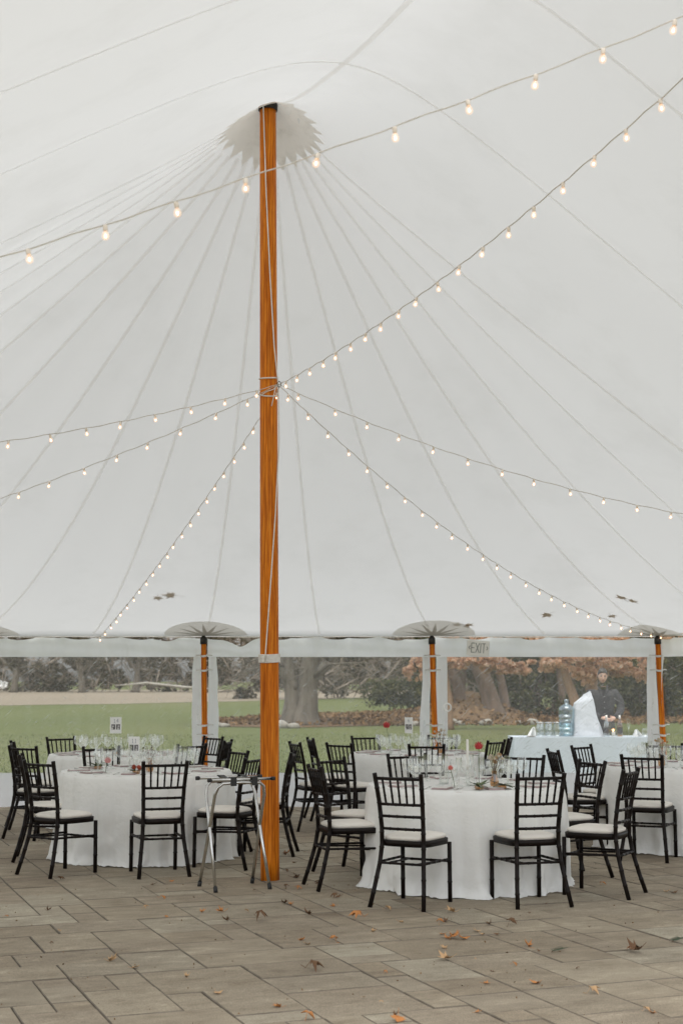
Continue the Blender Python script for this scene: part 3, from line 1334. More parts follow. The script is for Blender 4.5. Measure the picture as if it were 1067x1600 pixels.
def build_chair():
    """origin on the floor under the seat centre; faces +Y"""
    t = thing('banquet_chair', 'x', 'chair')
    W = 'chair_wood'
    SB = -.195
    for s in (-1, 1):
        pathb = [(s * .205, SB - .105, 0), (s * .188, SB - .062, .14), (s * .168, SB - .020, .30), (s * .160, SB, .43), (s * .160, SB - .004, .55),
                 (s * .167, SB - .030, .72), (s * .178, SB - .075, .905), (s * .179, SB - .079, .92)]
        MB().add(*bamboo(pathb, .0165, .10, 8)).obj('back_leg', W, t)
        pathf = [(s * .185, .195, 0), (s * .185, .190, .42)]
        MB().add(*bamboo(pathf, .0165, .11, 8)).obj('front_leg', W, t)

    def by(z):
        pts = [(.43, SB), (.55, SB - .004), (.72, SB - .030), (.905, SB - .075)]
        for (z0, y0), (z1, y1) in zip(pts, pts[1:]):
            if z <= z1:
                return y0 + (y1 - y0) * (z - z0) / (z1 - z0)
        return pts[-1][1]

    def bx(z):
        return .160 + .018 * sstep(.5, .9, z)
    for z, r in ((.885, .0115), (.705, .0105), (.622, .0105), (.535, .0105)):
        x = bx(z) - .008
        y = by(z)
        bow = -.012
        MB().add(*bamboo([(-x, y, z), (-x * .4, y + bow, z), (x * .4, y + bow, z), (x, y, z)], r, .055, 7)).obj('back_rail', W, t)
    for k in range(5):
        u = (k - 2) / 2 * .118
        MB().add(*bamboo([(u * .92, by(.705) - .010, .705), (u, by(.885) - .010, .885)], .0078, .05, 6)).obj('spindle', W, t)
    # seat frame: rounded trapezoid ring

    def outline(grow, n=36):
        o = []
        for k in range(n):
            a = 2 * PI * k / n
            c, s_ = math.cos(a), math.sin(a)
            e = .42
            x = math.copysign(abs(c) ** e, c)
            y = math.copysign(abs(s_) ** e, s_)
            wx = (.178 + .022 * (y + 1) / 2) + grow
            o.append((x * wx, y * (.200 + grow), 0))
        return o
    oo = outline(.004)
    vs, fs = [], []
    for z, gr in ((.415, .0), (.413, .004), (.452, .006), (.455, .0)):
        for p in outline(gr):
            vs.append((p[0], p[1], z))
    n = len(oo)
    for i in range(3):
        for k in range(n):
            fs.append((i * n + k, i * n + (k + 1) % n, (i + 1) * n + (k + 1) % n, (i + 1) * n + k))
    fs.append(tuple(range(n - 1, -1, -1)))
    fs.append(tuple(3 * n + k for k in range(n)))
    MB().add(vs, fs).obj('seat_frame', W, t)
    vs, fs = [], []
    for z, gr in ((.455, -.016), (.466, -.006), (.478, -.008), (.490, -.03), (.498, -.075), (.500, -.13)):
        for p in outline(gr):
            vs.append((p[0], p[1], z))
    for i in range(5):
        for k in range(n):
            fs.append((i * n + k, i * n + (k + 1) % n, (i + 1) * n + (k + 1) % n, (i + 1) * n + k))
    fs.append(tuple(5 * n + k for k in range(n)))
    MB().add(vs, fs).obj('seat_cushion', 'cushion', t)
    # stretchers
    for z in (.285,):
        MB().add(*bamboo([(-.185, .192, z), (.185, .192, z)], .0095, .07, 6)).obj('stretcher', W, t)
    MB().add(*bamboo([(-.170, SB - .025, .30), (.170, SB - .025, .30)], .0095, .07, 6)).obj('stretcher', W, t)
    for s in (-1, 1):
        MB().add(*bamboo([(s * .185, .192, .30), (s * .170, SB - .022, .305)], .0095, .07, 6)).obj('stretcher', W, t)
        MB().add(*bamboo([(s * .13, .192, .285), (s * .11, SB - .025, .30)], .0075, .07, 6)).obj('stretcher', W, t)
    return t


# back-top midpoints, heading (degrees, direction the sitter faces), label
CH = [
    (.39, 10.07, 62, 'front left dark chair at the near right table, its back to the viewer', 'near right'),
    (1.40, 10.13, 107, 'front right dark chair at the near right table, its back to the viewer', 'near right'),
    (-.21, 11.09, 17, 'dark chair at the left of the near right table, nearest the centre pole', 'near right'),
    (-.09, 12.18, -38, 'dark chair behind the left side chair of the near right table', 'near right'),
    (.58, 12.87, -72, 'dark chair across the near right table, behind its left cluster of glasses', 'near right'),
    (1.60, 12.65, -112, 'dark chair across the near right table, behind its right cluster of glasses', 'near right'),
    (2.14, 10.67, 151, 'dark chair at the right of the near right table, seen side on', 'near right'),
    (2.06, 11.84, -155, 'dark chair behind the side-on chair at the right of the near right table', 'near right'),
    (.87, 14.75, 88, 'dark chair with its back to us at the far middle table', 'far middle'),
    (1.70, 15.79, 143, 'dark chair at the right of the far middle table, the nearer of two', 'far middle'),
    (1.92, 16.40, 168, 'farther dark chair at the right of the far middle table, by the drinks table', 'far middle'),
    (1.20, 17.05, -112, 'dark chair at the back right of the far middle table, by the wall strip', 'far middle'),
    (.28, 17.05, -64, 'dark chair at the back left of the far middle table, behind the tall red rose', 'far middle'),
    (-.03, 15.05, 46, 'dark chair at the front left of the far middle table, cushion showing', 'far middle'),
    (-.50, 15.32, 20, 'dark chair nearest right of the centre pole, standing clear against the lawn', 'far middle'),
    (-.36, 16.44, 12, 'narrow-looking dark chair second right of the centre pole against the lawn', 'far middle'),
    (2.63, 12.65, 66, 'dark chair with its back to us at the right edge table', 'right edge'),
    (2.43, 14.63, -42, 'dark chair at the left back of the right edge table, before the drinks table', 'right edge'),
    (2.00, 13.68, 8, 'narrow-looking dark chair seen side on in front of the drinks table', 'right edge'),
    (3.35, 14.95, -100, 'dark chair across the right edge table, behind the ivory bouquet', 'right edge'),
    (-2.46, 11.72, 52, 'nearest dark chair at the far left, turned towards the near left table', 'near left'),
    (-1.42, 11.65, 108, 'dark chair with its back to us at the near left table', 'near left'),
    (-.74, 12.28, 158, 'dark chair behind the folding tray stand, facing the near left table', 'near left'),
    (-.44, 13.20, 176, 'dark chair mostly hidden behind the centre pole', 'near left'),
    (-.96, 13.57, -148, 'dark chair at the right back of the near left table, behind the tray stand one', 'near left'),
    (-2.38, 14.28, -68, 'dark chair between the two left tables, seen through the glasses', 'near left'),
    (-2.85, 12.81, 8, 'second dark chair from the front at the left side of the near left table', 'near left'),
    (-1.24, 15.82, 172, 'dark chair edge-on at the right of the far left table', 'far left'),
    (-1.50, 16.91, -138, 'dark chair right in front of the slim wooden pole, behind the left tables', 'far left'),
    (-1.53, 14.80, 132, 'dark chair at the right front of the far left table, behind wine glasses', 'far left'),
    (-3.18, 14.37, 60, 'dark chair at the left front of the far left table, third from the front', 'far left'),
    (-3.54, 15.49, 18, 'dark chair leaning farthest left at the far left table', 'far left'),
    (-3.26, 16.72, -50, 'dark chair at the back left of the far left table, standing alone against the lawn', 'far left'),
    (-3.66, 14.30, 128, 'dark chair cut by the left picture edge, only a rail end showing', 'far left'),
]
chair0 = build_chair()
for i, (x, y, hd, lab, tb) in enumerate(CH):
    c = chair0 if i == 0 else None
    CH[i] = (x, y, hd, lab, tb, c)
for i, (x, y, hd, lab, tb, c) in enumerate(CH):
    if c is None:
        c = copy_tree(chair0)
    h = R_(hd)
    f = Vector((math.cos(h), math.sin(h)))
    q = Vector((x, y)) + f * .274
    c.location = (q.x, q.y, rng.uniform(0, .002))
    c.rotation_euler = (0, 0, h - PI / 2)
    c['label'] = lab
    c['group'] = 'dark turned-rail chairs at the ' + tb + ' table'

# ------------------------------------------------------------------ round tables under floor-length cloths
TABLES = {'near right': (.97, 11.37), 'near left': (-1.765, 13.07), 'far left': (-2.46, 15.95), 'far middle': (.86, 16.15), 'right edge': (3.24, 13.82)}
TR = .762
TH = .762


def table(key, seed, puddle, label, cl_label):
    x, y = TABLES[key]
    t = thing('round_table', label, 'table', (x, y, 0), 0, 'round banquet tables')
    MB().add(*lathe([(.001, .735), (TR, .735), (TR, .755), (.001, .755)], 40)).obj('tabletop', 'menu_card', t)
    for k in range(4):
        a = PI / 4 + k * PI / 2
        MB().add(*tube([(.46 * math.cos(a), .46 * math.sin(a), 0), (.40 * math.cos(a), .40 * math.sin(a), .735)], .014, 8)).obj('leg', 'chrome', t)
    # cloth
    NP = 320
    r = random.Random(seed)
    folds = []
    a = 0
    while a < 2 * PI - .12:
        w = r.uniform(.16, .42)
        folds.append((a, min(w, 2 * PI - a), r.uniform(.35, 1.0)))
        a += w

    def fold(phi):
        for a0, w, amp in folds:
            if a0 <= phi <= a0 + w:
                u = (phi - a0) / w
                return amp * (1 - abs(2 * u - 1) ** 1.5) * (1.0 if u < .5 else .9) - .25
        return -.2
    rows = []
    # top disc
    for rr in (0.001, .25, .5, .66, .74, .758):
        rows.append(('top', rr))
    prof = []
    for k in range(1, 27):
        prof.append(k / 26)
    vs, fs = [], []
    for kind, rr in rows:
        for i in range(NP):
            ph = 2 * PI * i / NP
            vs.append((rr * math.cos(ph), rr * math.sin(ph), TH + .0015 * noise.noise((rr * 9 * math.cos(ph), rr * 9 * math.sin(ph), seed))))
    for v in prof:
        for i in range(NP):
            ph = 2 * PI * i / NP
            f = fold(ph)
            nx, ny = math.cos(ph), math.sin(ph)
            z = TH - .012 - v * (TH - .012 - .006)
            amp = (.012 + .100 * v ** .9) * (.8 if key in ('near left', 'right edge') else .88)
            rad = TR + .006 + .012 * sstep(0, .15, v) + f * amp + .012 * v
            # soft cross creases
            rad += .016 * v * noise.noise((nx * 5, ny * 5, z * 3 + seed)) + .045 * sstep(.5, 1, v) * noise.noise((nx * 8 + seed, ny * 8, z * 7)) + .022 * sstep(.72, 1, v) * noise.noise((nx * 20 + seed, ny * 20, z * 16))
            if v > .86:
                q = (v - .86) / .14
                sp_ = puddle * (.55 + .9 * noise.noise((nx * 3.5, ny * 3.5, seed + 3)) + .5 * noise.noise((nx * 12, ny * 12, seed + 1)))
                rad += q * q * max(-.01, sp_)
                z = .004 + (z - .004) * (1 - q) + .010 * (1 - abs(2 * q - 1)) + .018 * q * abs(noise.noise((nx * 16, ny * 16, seed)))
            vs.append((rad * nx, rad * ny, max(.003, z)))
    nr_ = len(rows) + len(prof)
    for j in range(nr_ - 1):
        for i in range(NP):
            i2 = (i + 1) % NP
            fs.append((j * NP + i, j * NP + i2, (j + 1) * NP + i2, (j + 1) * NP + i))
    o = MB().add(vs, fs).obj('tablecloth', 'linen', loc=(x, y, 0))
    tag(o, cl_label, 'tablecloth', 'white floor-length tablecloths')
    return t


table('near right', 3, .055, 'round table under the white cloth at the near right', 'white floor-length cloth rumpled on the floor at the near right table')
table('near left', 8, .05, 'round table under the white cloth at the near left, behind the tray stand', 'white floor-length cloth trailing on the pavers at the near left table')
table('far left', 13, .05, 'round table under the white cloth behind the near left one', 'white cloth on the farther left table, beneath the card numbered 14')
table('far middle', 21, .05, 'round table under the white cloth in the middle distance', 'white cloth on the far middle table, under the tall red rose')
table('right edge', 34, .04, 'round table under the white cloth cut by the right picture edge', 'white cloth on the table cut by the right picture edge')

# ------------------------------------------------------------------ tableware
def lathe_mesh(name, prof, mat, n=14):
    return MB().add(*lathe(prof, n)).mesh(name, mat)


ME_WINE = lathe_mesh('wine_glass', [(.034, .001), (.032, .003), (.006, .007), (.0038, .02), (.0036, .085), (.008, .095), (.028, .108), (.040, .130), (.042, .150), (.037, .178), (.032, .200)], 'glass')
ME_WATER = lathe_mesh('water_goblet', [(.036, .001), (.034, .003), (.007, .007), (.005, .02), (.0048, .060), (.012, .068), (.036, .085), (.045, .110), (.044, .135), (.038, .165)], 'glass')
ME_FLUTE = lathe_mesh('champagne_flute', [(.030, .001), (.028, .003), (.006, .006), (.0036, .02), (.0036, .090), (.010, .100), (.020, .130), (.024, .170), (.023, .215)], 'glass')
ME_TUMB = lathe_mesh('tumbler', [(.001, .004), (.030, .004), (.033, .0), (.036, .03), (.039, .095)], 'glass')
m_n = MB()
m_n.add(*box(-.06, .06, -.10, .10, 0, .006)).add(*box(-.055, .058, -.095, .093, .0065, .011))
ME_NAP = m_n.mesh('napkin', 'napkin_mauve', False)
ME_MENU = MB().add(*box(-.045, .045, -.085, .085, .0115, .0135)).mesh('menu_card', 'menu_card', False)


def fork_mesh():
    b = MB()
    b.add(*tube([(0, -.09, .003), (0, -.03, .003), (0, .03, .008), (0, .05, .006)], [.004, .003, .0025, .004], 5))
    for k in (-1, 0, 1):
        b.add(*tube([(k * .004, .05, .006), (k * .007, .062, .005), (k * .007, .10, .008)], .0018, 4))
    return b.mesh('fork', 'silver')


def knife_mesh():
    b = MB()
    b.add(*tube([(0, -.10, .004), (0, .0, .004)], [.0055, .004], 6))
    b.add([(-.006, 0, .004), (.008, 0, .004), (.009, .08, .004), (-.002, .115, .004), (-.006, 0, .006), (.008, 0, .005), (.009, .08, .005), (-.002, .115, .005)],
          [(0, 1, 2, 3), (4, 5, 6, 7), (0, 1, 5, 4), (1, 2, 6, 5), (2, 3, 7, 6), (3, 0, 4, 7)])
    return b.mesh('knife', 'silver')


ME_FORK, ME_KNIFE = fork_mesh(), knife_mesh()
placed = []   # (table, name, label kind, object, u)


def to_u(x, y):
    return x / max(.1, y)


def put(me, name, cat, key, x, y, rz=0, z=TH + .002, adj='', tilt=0):
    o = link(me, name, None, (x, y, z), (tilt, 0, rz))
    o['category'] = cat
    placed.append((key, cat, o, to_u(x, y), adj))
    return o


tr = random.Random(42)
CLEAR = {'near right': [(.75, 10.85), (1.02, 10.78), (1.18, 10.95)], 'near left': [(-1.75, 12.62), (-2.0, 12.7)], 'far left': [], 'far middle': [(.50, 15.75)], 'right edge': [(3.05, 13.5)]}
for key, (tx, ty) in TABLES.items():
    ns = 10
    a0 = tr.uniform(0, .6) + .2
    for k in range(ns):
        a = a0 + 2 * PI * k / ns
        ca, sa = math.cos(a), math.sin(a)

        def at(r, side):
            return tx + ca * r - sa * side, ty + sa * r + ca * side
        if key in ('near right', 'near left') and sa < -.55:
            gl_r = .34
        else:
            gl_r = .44
        px, py = at(.60, 0)
        put(ME_NAP, 'napkin', 'napkin', key, px, py, a + PI / 2 + tr.uniform(-.15, .15), adj='folded mauve')
        mo = put(ME_MENU, 'menu_card', 'menu card', key, px, py, a + PI / 2 + tr.uniform(-.2, .2), adj='narrow cream')
        for s, me, nm in ((-.12, ME_FORK, 'fork'), (.12, ME_KNIFE, 'knife')):
            px, py = at(.60, s + tr.uniform(-.01, .01))
            put(me, nm, nm, key, px, py, a + PI / 2 + tr.uniform(-.1, .1), adj='silver')
        for s, rr, me, nm, adj in ((.10, gl_r, ME_WINE, 'wine glass', 'empty stemmed'), (.19, gl_r - .06, ME_WATER, 'water goblet', 'empty round'), (.03, gl_r - .09, ME_FLUTE, 'champagne flute', 'tall clear')):
            px, py = at(rr + tr.uniform(-.02, .02), s + tr.uniform(-.015, .015))
            if any(math.hypot(px - c[0], py - c[1]) < .09 for c in CLEAR[key]):
                px, py = at(rr + .09, s + .03)
            put(me, nm.replace(' ', '_'), nm, key, px, py, adj=adj)
    if key in ('near left', 'far middle', 'right edge', 'near right'):
        for q in range(3):
            aa = tr.uniform(0, 2 * PI)
            put(ME_TUMB, 'tumbler', 'tumbler', key, tx + .17 * math.cos(aa), ty + .17 * math.sin(aa), adj='short clear')

ORD = ['first', 'second', 'third', 'fourth', 'fifth', 'sixth', 'seventh', 'eighth', 'ninth', 'tenth', 'eleventh', 'twelfth']
TNAME = {'near right': 'near right table', 'near left': 'near left table', 'far left': 'farther left table', 'far middle': 'far middle table', 'right edge': 'right edge table'}
bykind = {}
for rec in placed:
    bykind.setdefault((rec[0], rec[1]), []).append(rec)
for (key, cat), recs in bykind.items():
    recs.sort(key=lambda r_: r_[3])
    for i, rec in enumerate(recs):
        rec[2]['label'] = f"{rec[4]} {cat}, {ORD[i]} from the left on the {TNAME[key]}"
        rec[2]['group'] = f"{cat}s on the {TNAME[key]}"


# flowers -----------------------------------------------------------------
def rose(b, c, r, up=(0, 0, 1)):
    c = Vector(c)
    for ring, (n, rr, h, tilt) in enumerate(((3, .25, .9, .1), (5, .55, .75, .35), (6, .85, .45, .7), (7, 1.0, .1, 1.0))):
        for k in range(n):
            a = 2 * PI * k / n + ring * .7
            d = Vector((math.cos(a), math.sin(a), 0))
            e = Vector((-d.y, d.x, 0))
            p0 = c + d * r * rr * .35 + Vector((0, 0, -r * .5))
            vs = []
            for v in range(4):
                for u in range(5):
                    uu = (u / 4 - .5) * 2
                    w = math.sin(PI * min(1, .25 + v / 4)) * r * .75
                    out_ = r * rr * (.45 + .55 * v / 3) + tilt * r * .25 * (v / 3) ** 2
                    q = c + d * out_ * (1 - .25 * uu * uu) + e * uu * w * .8 + Vector((0, 0, -r * .6 + (h + .7) * r * v / 3 - .12 * r * uu * uu))
                    vs.append(q)
            fs = [(v * 5 + u, v * 5 + u + 1, v * 5 + u + 6, v * 5 + u + 5) for v in range(3) for u in range(4)]
            b.add(vs, fs)


def leaf_blade(b, base, direction, L, w):
    d = Vector(direction).normalized()
    s = d.cross(Vector((0, 0, 1)))
    s = s.normalized() if s.length > .01 else Vector((1, 0, 0))
    nn = s.cross(d)
    base = Vector(base)
    vs = []
    for k, ww in ((0, .05), (.3, .9), (.6, 1.0), (.85, .55), (1, .02)):
        m_ = base + d * L * k + nn * (-.15 * L * k * k)
        vs += [m_ + s * w * ww * .5 + nn * .1 * w, m_, m_ - s * w * ww * .5 + nn * .1 * w]
    fs = []
    for k in range(4):
        for j in range(2):
            fs.append((k * 3 + j, k * 3 + j + 1, k * 3 + j + 4, k * 3 + j + 3))
    b.add(vs, fs)


def bud_vase(x, y, label, flower, hgt, fr, vh=.11, leafs=2, lean=(0, 0), mat='glass', group='single roses in bud vases'):
    t = thing('rose_in_vase', label, 'flower vase', (x, y, TH + .002), 0, group)
    MB().add(*lathe([(.001, .002), (.020, .002), (.024, .02), (.022, .05), (.011, vh * .75), (.010, vh)], 14)).obj('vase', mat, t)
    top = (lean[0], lean[1], hgt - fr)
    MB().add(*tube([(0, 0, .01), (lean[0] * .35, lean[1] * .35, hgt * .45), top], .0028, 6)).obj('stem', 'stem_green', t)
    b = MB()
    rose(b, (top[0], top[1], top[2] + fr * .6), fr)
    b.obj('bloom', flower, t)
    for k in range(leafs):
        lb = MB()
        z = hgt * (.72 - .12 * k)
        a = 2.6 + 2.4 * k
        leaf_blade(lb, (lean[0] * z / hgt, lean[1] * z / hgt, z), (math.cos(a), math.sin(a) * .4, .1), .055, .032)
        lb.obj('leaf', 'leaf_green', t)
    return t


bud_vase(1.045, 10.98, 'tall red rose in a bud vase among the glasses of the near right table', 'rose_red', .325, .036, .12, 1)
bud_vase(.845, 10.80, 'small coral rose leaning in a low glass vase on the near right table', 'rose_coral', .165, .022, .07, 1, (-.03, 0))
bud_vase(.535, 15.65, 'tall deep red rose leaning left in a slender vase on the far middle table', 'rose_red', .34, .042, .16, 2, (-.045, 0))
bud_vase(-2.06, 12.62, 'low pink rose beside the tall glasses on the near left table', 'rose_pink', .125, .032, .06, 1, (.02, -.02))


def low_greens(x, y, label, nleaf, berries, seed, w=.10):
    r = random.Random(seed)
    t = thing('greenery_cluster', label, 'centrepiece', (x, y, TH + .002), 0, 'low greenery centrepieces')
    MB().add(*lathe([(.001, .002), (.03, .002), (.036, .03), (.030, .032)], 12)).obj('dish', 'amber_glass', t)
    for k in range(nleaf):
        b = MB()
        a = r.uniform(0, 2 * PI)
        leaf_blade(b, (.01 * math.cos(a), .01 * math.sin(a), .025), (math.cos(a), math.sin(a) * .8, r.uniform(.0, .7)), r.uniform(.6, 1.0) * w, .035)
        b.obj('leaf', 'leaf_green', t)
    for k in range(berries):
        b = MB()
        a = r.uniform(0, 2 * PI)
        rr = r.uniform(0, .04)
        rose(b, (rr * math.cos(a), rr * math.sin(a) * .6, .045 + r.uniform(0, .02)), .02)
        b.obj('bloom', 'berry' if k % 2 else 'rose_coral', t)
    return t


low_greens(1.02, 10.72, 'low dark greenery in a dish in front of the tall red rose', 12, 0, 1, .10)
low_greens(1.20, 10.80, 'second clump of dark greenery right of the tall red rose', 12, 0, 9, .11)
low_greens(-1.775, 12.50, 'low dark red flowers with green leaves at the front of the near left table', 11, 6, 2, .085)
low_greens(-2.46, 15.75, 'tall loose greenery beneath the card numbered 14', 14, 0, 3, .17)
low_greens(-2.22, 13.15, 'small sprig of greenery in the middle of the near left table', 8, 0, 5, .12)
low_greens(3.48, 13.35, 'low greenery with dark leaves at the right picture edge', 12, 0, 6, .11)


def bouquet(x, y, label, hgt, seed, n, branchy=False, mat='amber_glass'):
    r = random.Random(seed)
    t = thing('bouquet', label, 'bouquet', (x, y, TH + .002), 0, 'small dried bouquets')
    MB().add(*lathe([(.001, .002), (.026, .002), (.034, .02), (.033, .05), (.018, .09), (.022, .12)], 14)).obj('vase', mat, t)
    for k in range(n):
        a = r.uniform(0, 2 * PI)
        rr = r.uniform(.01, .075 if not branchy else .09)
        top = Vector((rr * math.cos(a), rr * math.sin(a), hgt * r.uniform(.68, 1)))
        MB().add(*tube([(0, 0, .02), (top.x * .3, top.y * .3, top.z * .55), top], .0018, 5)).obj('stem', 'stem_brown', t)
        b = MB()
        if branchy:
            for q in range(3):
                leaf_blade(b, top * (.7 + .15 * q), (r.uniform(-1, 1), r.uniform(-1, 1), .5), .035, .016)
            b.obj('leaf', 'stem_brown', t)
        else:
            rose(b, top, r.uniform(.012, .02))
            b.obj('bloom', 'petal_ivory' if k % 3 else 'fall_tan', t)
    return t


bouquet(1.165, 11.02, 'ivory dried bouquet right of the tall red rose', .25, 4, 11)
bouquet(-1.70, 12.80, 'dark bare branch in an amber vase behind the near left chair back', .24, 8, 7, True)
bouquet(3.02, 13.62, 'ivory bouquet on the right edge table before the slim pole', .27, 12, 12)
bouquet(1.10, 16.05, 'pale bouquet on the far middle table by the white strips', .27, 15, 8)

# taper candle
o = thing('taper_candle', 'white taper candle standing left of the tall red rose', 'candle', (1.00, 11.45, TH + .002))
MB().add(*lathe([(.001, .001), (.035, .001), (.03, .006), (.012, .012), (.010, .09), (.014, .10), (.012, .105)], 14)).obj('holder', 'glass', o)
MB().add(*tube([(0, 0, .10), (0, 0, .34)], [.0115, .010], 10)).obj('candle', 'candle_wax', o)


def number_card(x, y, rz, label, digits, h=.178, w=.124, top_z=None, photos=True):
    t = thing('table_card', label, 'table card', (x, y, TH + .002), rz, 'table number cards with two small portraits')
    z0 = (top_z - TH - h) if top_z else .02
    MB().add(*box(-w / 2, w / 2, -.002, .002, z0, z0 + h)).obj('card', 'card_white', t, smooth=False)
    MB().add(*tube([(0, 0, .012), (0, 0, z0 + .02)], .003, 6)).add(*lathe([(.001, .012), (.03, .010), (.032, 0)], 14)).obj('holder', 'glass', t)
    if photos:
        for s in (-1, 1):
            pc = s * w * .21
            p = MB().add(*box(pc - w * .17, pc + w * .17, -.0034, -.0022, z0 + h * .24, z0 + h * .56)).obj('portrait', 'print_dark', t, smooth=False)
            q = MB()
            q.add(*xf(lathe([(.001, 0), (w * .075, 0), (w * .075, .0008), (.001, .0008)], 12), Matrix.Translation((pc + s * .004, -.0036, z0 + h * .44)) @ Matrix.Rotation(PI / 2, 4, 'X')))
            q.add(*box(pc - w * .11 + s * .006, pc + w * .02 + s * .006, -.0044, -.0036, z0 + h * .245, z0 + h * .36))
            q.obj('portrait_light', 'print_pale', p, smooth=False)
    dw = w * .15
    x0 = -dw * (len(digits) * 1.35) / 2
    for i, dg in enumerate(digits):
        b = MB()
        xx = x0 + i * dw * 1.7 + dw * .1
        zt, zb = z0 + h * .88, z0 + h * .66
        zm = (zt + zb) / 2

        def s2(xa, za, xb, zb_):
            d = Vector((xb - xa, 0, zb_ - za))
            a = math.atan2(zb_ - za, xb - xa)
            M = Matrix.Translation((xa, 0, za)) @ Matrix.Rotation(-a, 4, 'Y')
            b.add(*xf(box(0, d.length, -.0034, -.0022, -.0022, .0022), M))
        if dg == '1':
            s2(xx + dw * .5, zb, xx + dw * .5, zt)
            s2(xx + dw * .5, zt, xx + dw * .1, zt - .008)
            s2(xx + dw * .1, zb, xx + dw * .9, zb)
        elif dg == '4':
            s2(xx + dw * .8, zb, xx + dw * .8, zt)
            s2(xx + dw * .8, zt, xx, zm - .004)
            s2(xx, zm - .004, xx + dw * 1.15, zm - .004)
        elif dg == '9':
            for k in range(10):
                a1, a2 = 2 * PI * k / 10, 2 * PI * (k + 1) / 10
                s2(xx + dw * .5 + dw * .45 * math.cos(a1), zm + .006 + .009 * math.sin(a1), xx + dw * .5 + dw * .45 * math.cos(a2), zm + .006 + .009 * math.sin(a2))
            s2(xx + dw * .95, zm + .006, xx + dw * .6, zb)
        b.obj('numeral', 'print_grey', t, smooth=False)
    return t


number_card(-2.485, 15.85, R_(4), 'white table card numbered 14 with two portraits, above the farther left table', '14', top_z=1.165)
number_card(-1.935, 13.45, R_(-3), 'white table card numbered 11 with two portraits, on the near left table', '11', h=.17, w=.105, top_z=1.045)
number_card(.745, 15.95, R_(-42), 'narrow turned white table card right of the far middle table rose', '9', h=.175, w=.11, top_z=1.16)
number_card(3.395, 13.75, R_(20), 'white table card at the right picture edge', '', top_z=1.14, w=.09)

# ring shaped finial on a slim clear stand (far middle table)
o = thing('ring_stand', 'pale ring on a slim clear stand right of the white wall strips', 'table ornament', (1.20, 16.30, TH + .002))
pts = [(.042 * math.cos(a), 0, .50 + .042 * math.sin(a)) for a in [2 * PI * k / 20 for k in range(21)]]
MB().add(*tube(pts, .009, 8)).obj('ring', 'card_white', o)
MB().add(*tube([(0, 0, .0), (0, 0, .455)], .006, 6)).add(*lathe([(.001, .008), (.04, .006), (.042, 0)], 14)).obj('stand', 'glass', o)

# ------------------------------------------------------------------ folding tray stand
ts = thing('tray_stand', 'folding chrome tray stand with black straps beside the centre pole', 'tray stand', (-.815, 11.10, 0), R_(25))
for s in (-1, 1):
    # each U frame: foot at y=s*.17, top at y=-s*.13
    fy, ty_ = s * .185, -s * .135
    hx = .205

    def pp(x, k):
        return (x, fy + (ty_ - fy) * k, .80 * k)
    pth = [pp(-hx - .012, 0), pp(-hx, .5), pp(-hx + .004, .88), pp(-hx + .02, .955), pp(-hx + .055, .992), pp(0, 1.0),
           pp(hx - .055, .992), pp(hx - .02, .955), pp(hx - .004, .88), pp(hx, .5), pp(hx + .012, 0)]
    fr_ = MB().add(*tube(pth, .0125, 10)).obj('leg_frame', 'chrome', ts)
    for x in (-1, 1):
        f0 = pp(x * (hx + .012), 0)
        MB().add(*tube([(f0[0], f0[1], .0), (f0[0] - x * .0006, f0[1] + (ty_ - fy) * .05, .04)], .016, 10)).obj('rubber_foot', 'black_rubber', fr_)
    bar = MB().add(*tube([(-.265, ty_, .822), (.265, ty_, .822)], .0115, 10)).obj('top_bar', 'chrome', ts)
    for x in (-1, 1):
        MB().add(*tube([(x * .245, ty_, .822), (x * .272, ty_, .822)], .0155, 10)).obj('end_cap', 'black_rubber', bar)
for x in (-.07, .10):
    vs, fs = [], []
    K = 12
    prof = [(-.152, .775), (-.154, .84), (-.12, .842), (-.05, .828), (.05, .828), (.12, .842), (.154, .84), (.152, .775)]
    for y_, z_ in prof:
        vs += [(x - .024, y_, z_), (x + .024, y_, z_)]
    for k in range(len(prof) - 1):
        fs.append((2 * k, 2 * k + 1, 2 * k + 3, 2 * k + 2))
    MB().add(vs, fs).obj('strap', 'black_rubber', ts, smooth=False)
ts.rotation_euler = (0, 0, R_(25))

# ------------------------------------------------------------------ drinks table outside the wall
BX0, BX1, BY0, BY1, BZ = 2.46, 4.62, 20.62, 21.30, .76
bt = thing('drinks_table', 'long folding table for drinks just outside the clear wall', 'table', ((BX0 + BX1) / 2, (BY0 + BY1) / 2, 0))
hw, hd_ = (BX1 - BX0) / 2, (BY1 - BY0) / 2
MB().add(*box(-hw + .01, hw - .01, -hd_ + .01, hd_ - .01, BZ - .04, BZ - .012)).obj('tabletop', 'menu_card', bt, smooth=False)
for sx in (-1, 1):
    for sy in (-1, 1):
        MB().add(*tube([(sx * (hw - .15), sy * (hd_ - .1), -.03), (sx * (hw - .15), sy * (hd_ - .1), BZ - .04)], .014, 8)).obj('leg', 'chrome', bt)
b = MB()
b.add(*grid(lambda u, v: (-hw + 2 * hw * u, -hd_ + 2 * hd_ * v, BZ + .003 * noise.noise((u * 9, v * 4, 1))), 30, 10))


def skirt(u, v):
    per = [(-hw, hd_), (-hw, -hd_), (hw, -hd_), (hw, hd_)]
    Ls = [2 * hd_, 2 * hw, 2 * hd_]
    s = u * sum(Ls)
    for i in range(3):
        if s <= Ls[i] or i == 2:
            f = min(1, s / Ls[i])
            x = per[i][0] + (per[i + 1][0] - per[i][0]) * f
            y = per[i][1] + (per[i + 1][1] - per[i][1]) * f
            nx = [-1, 0, 1][i]
            ny = [0, -1, 0][i]
            break
        s -= Ls[i]
    w = v * (.018 * math.sin(u * 70) + .014 * math.sin(u * 31 + 1)) + .02 * v
    return (x + nx * w, y + ny * w, BZ - .001 - v * (BZ + .025))


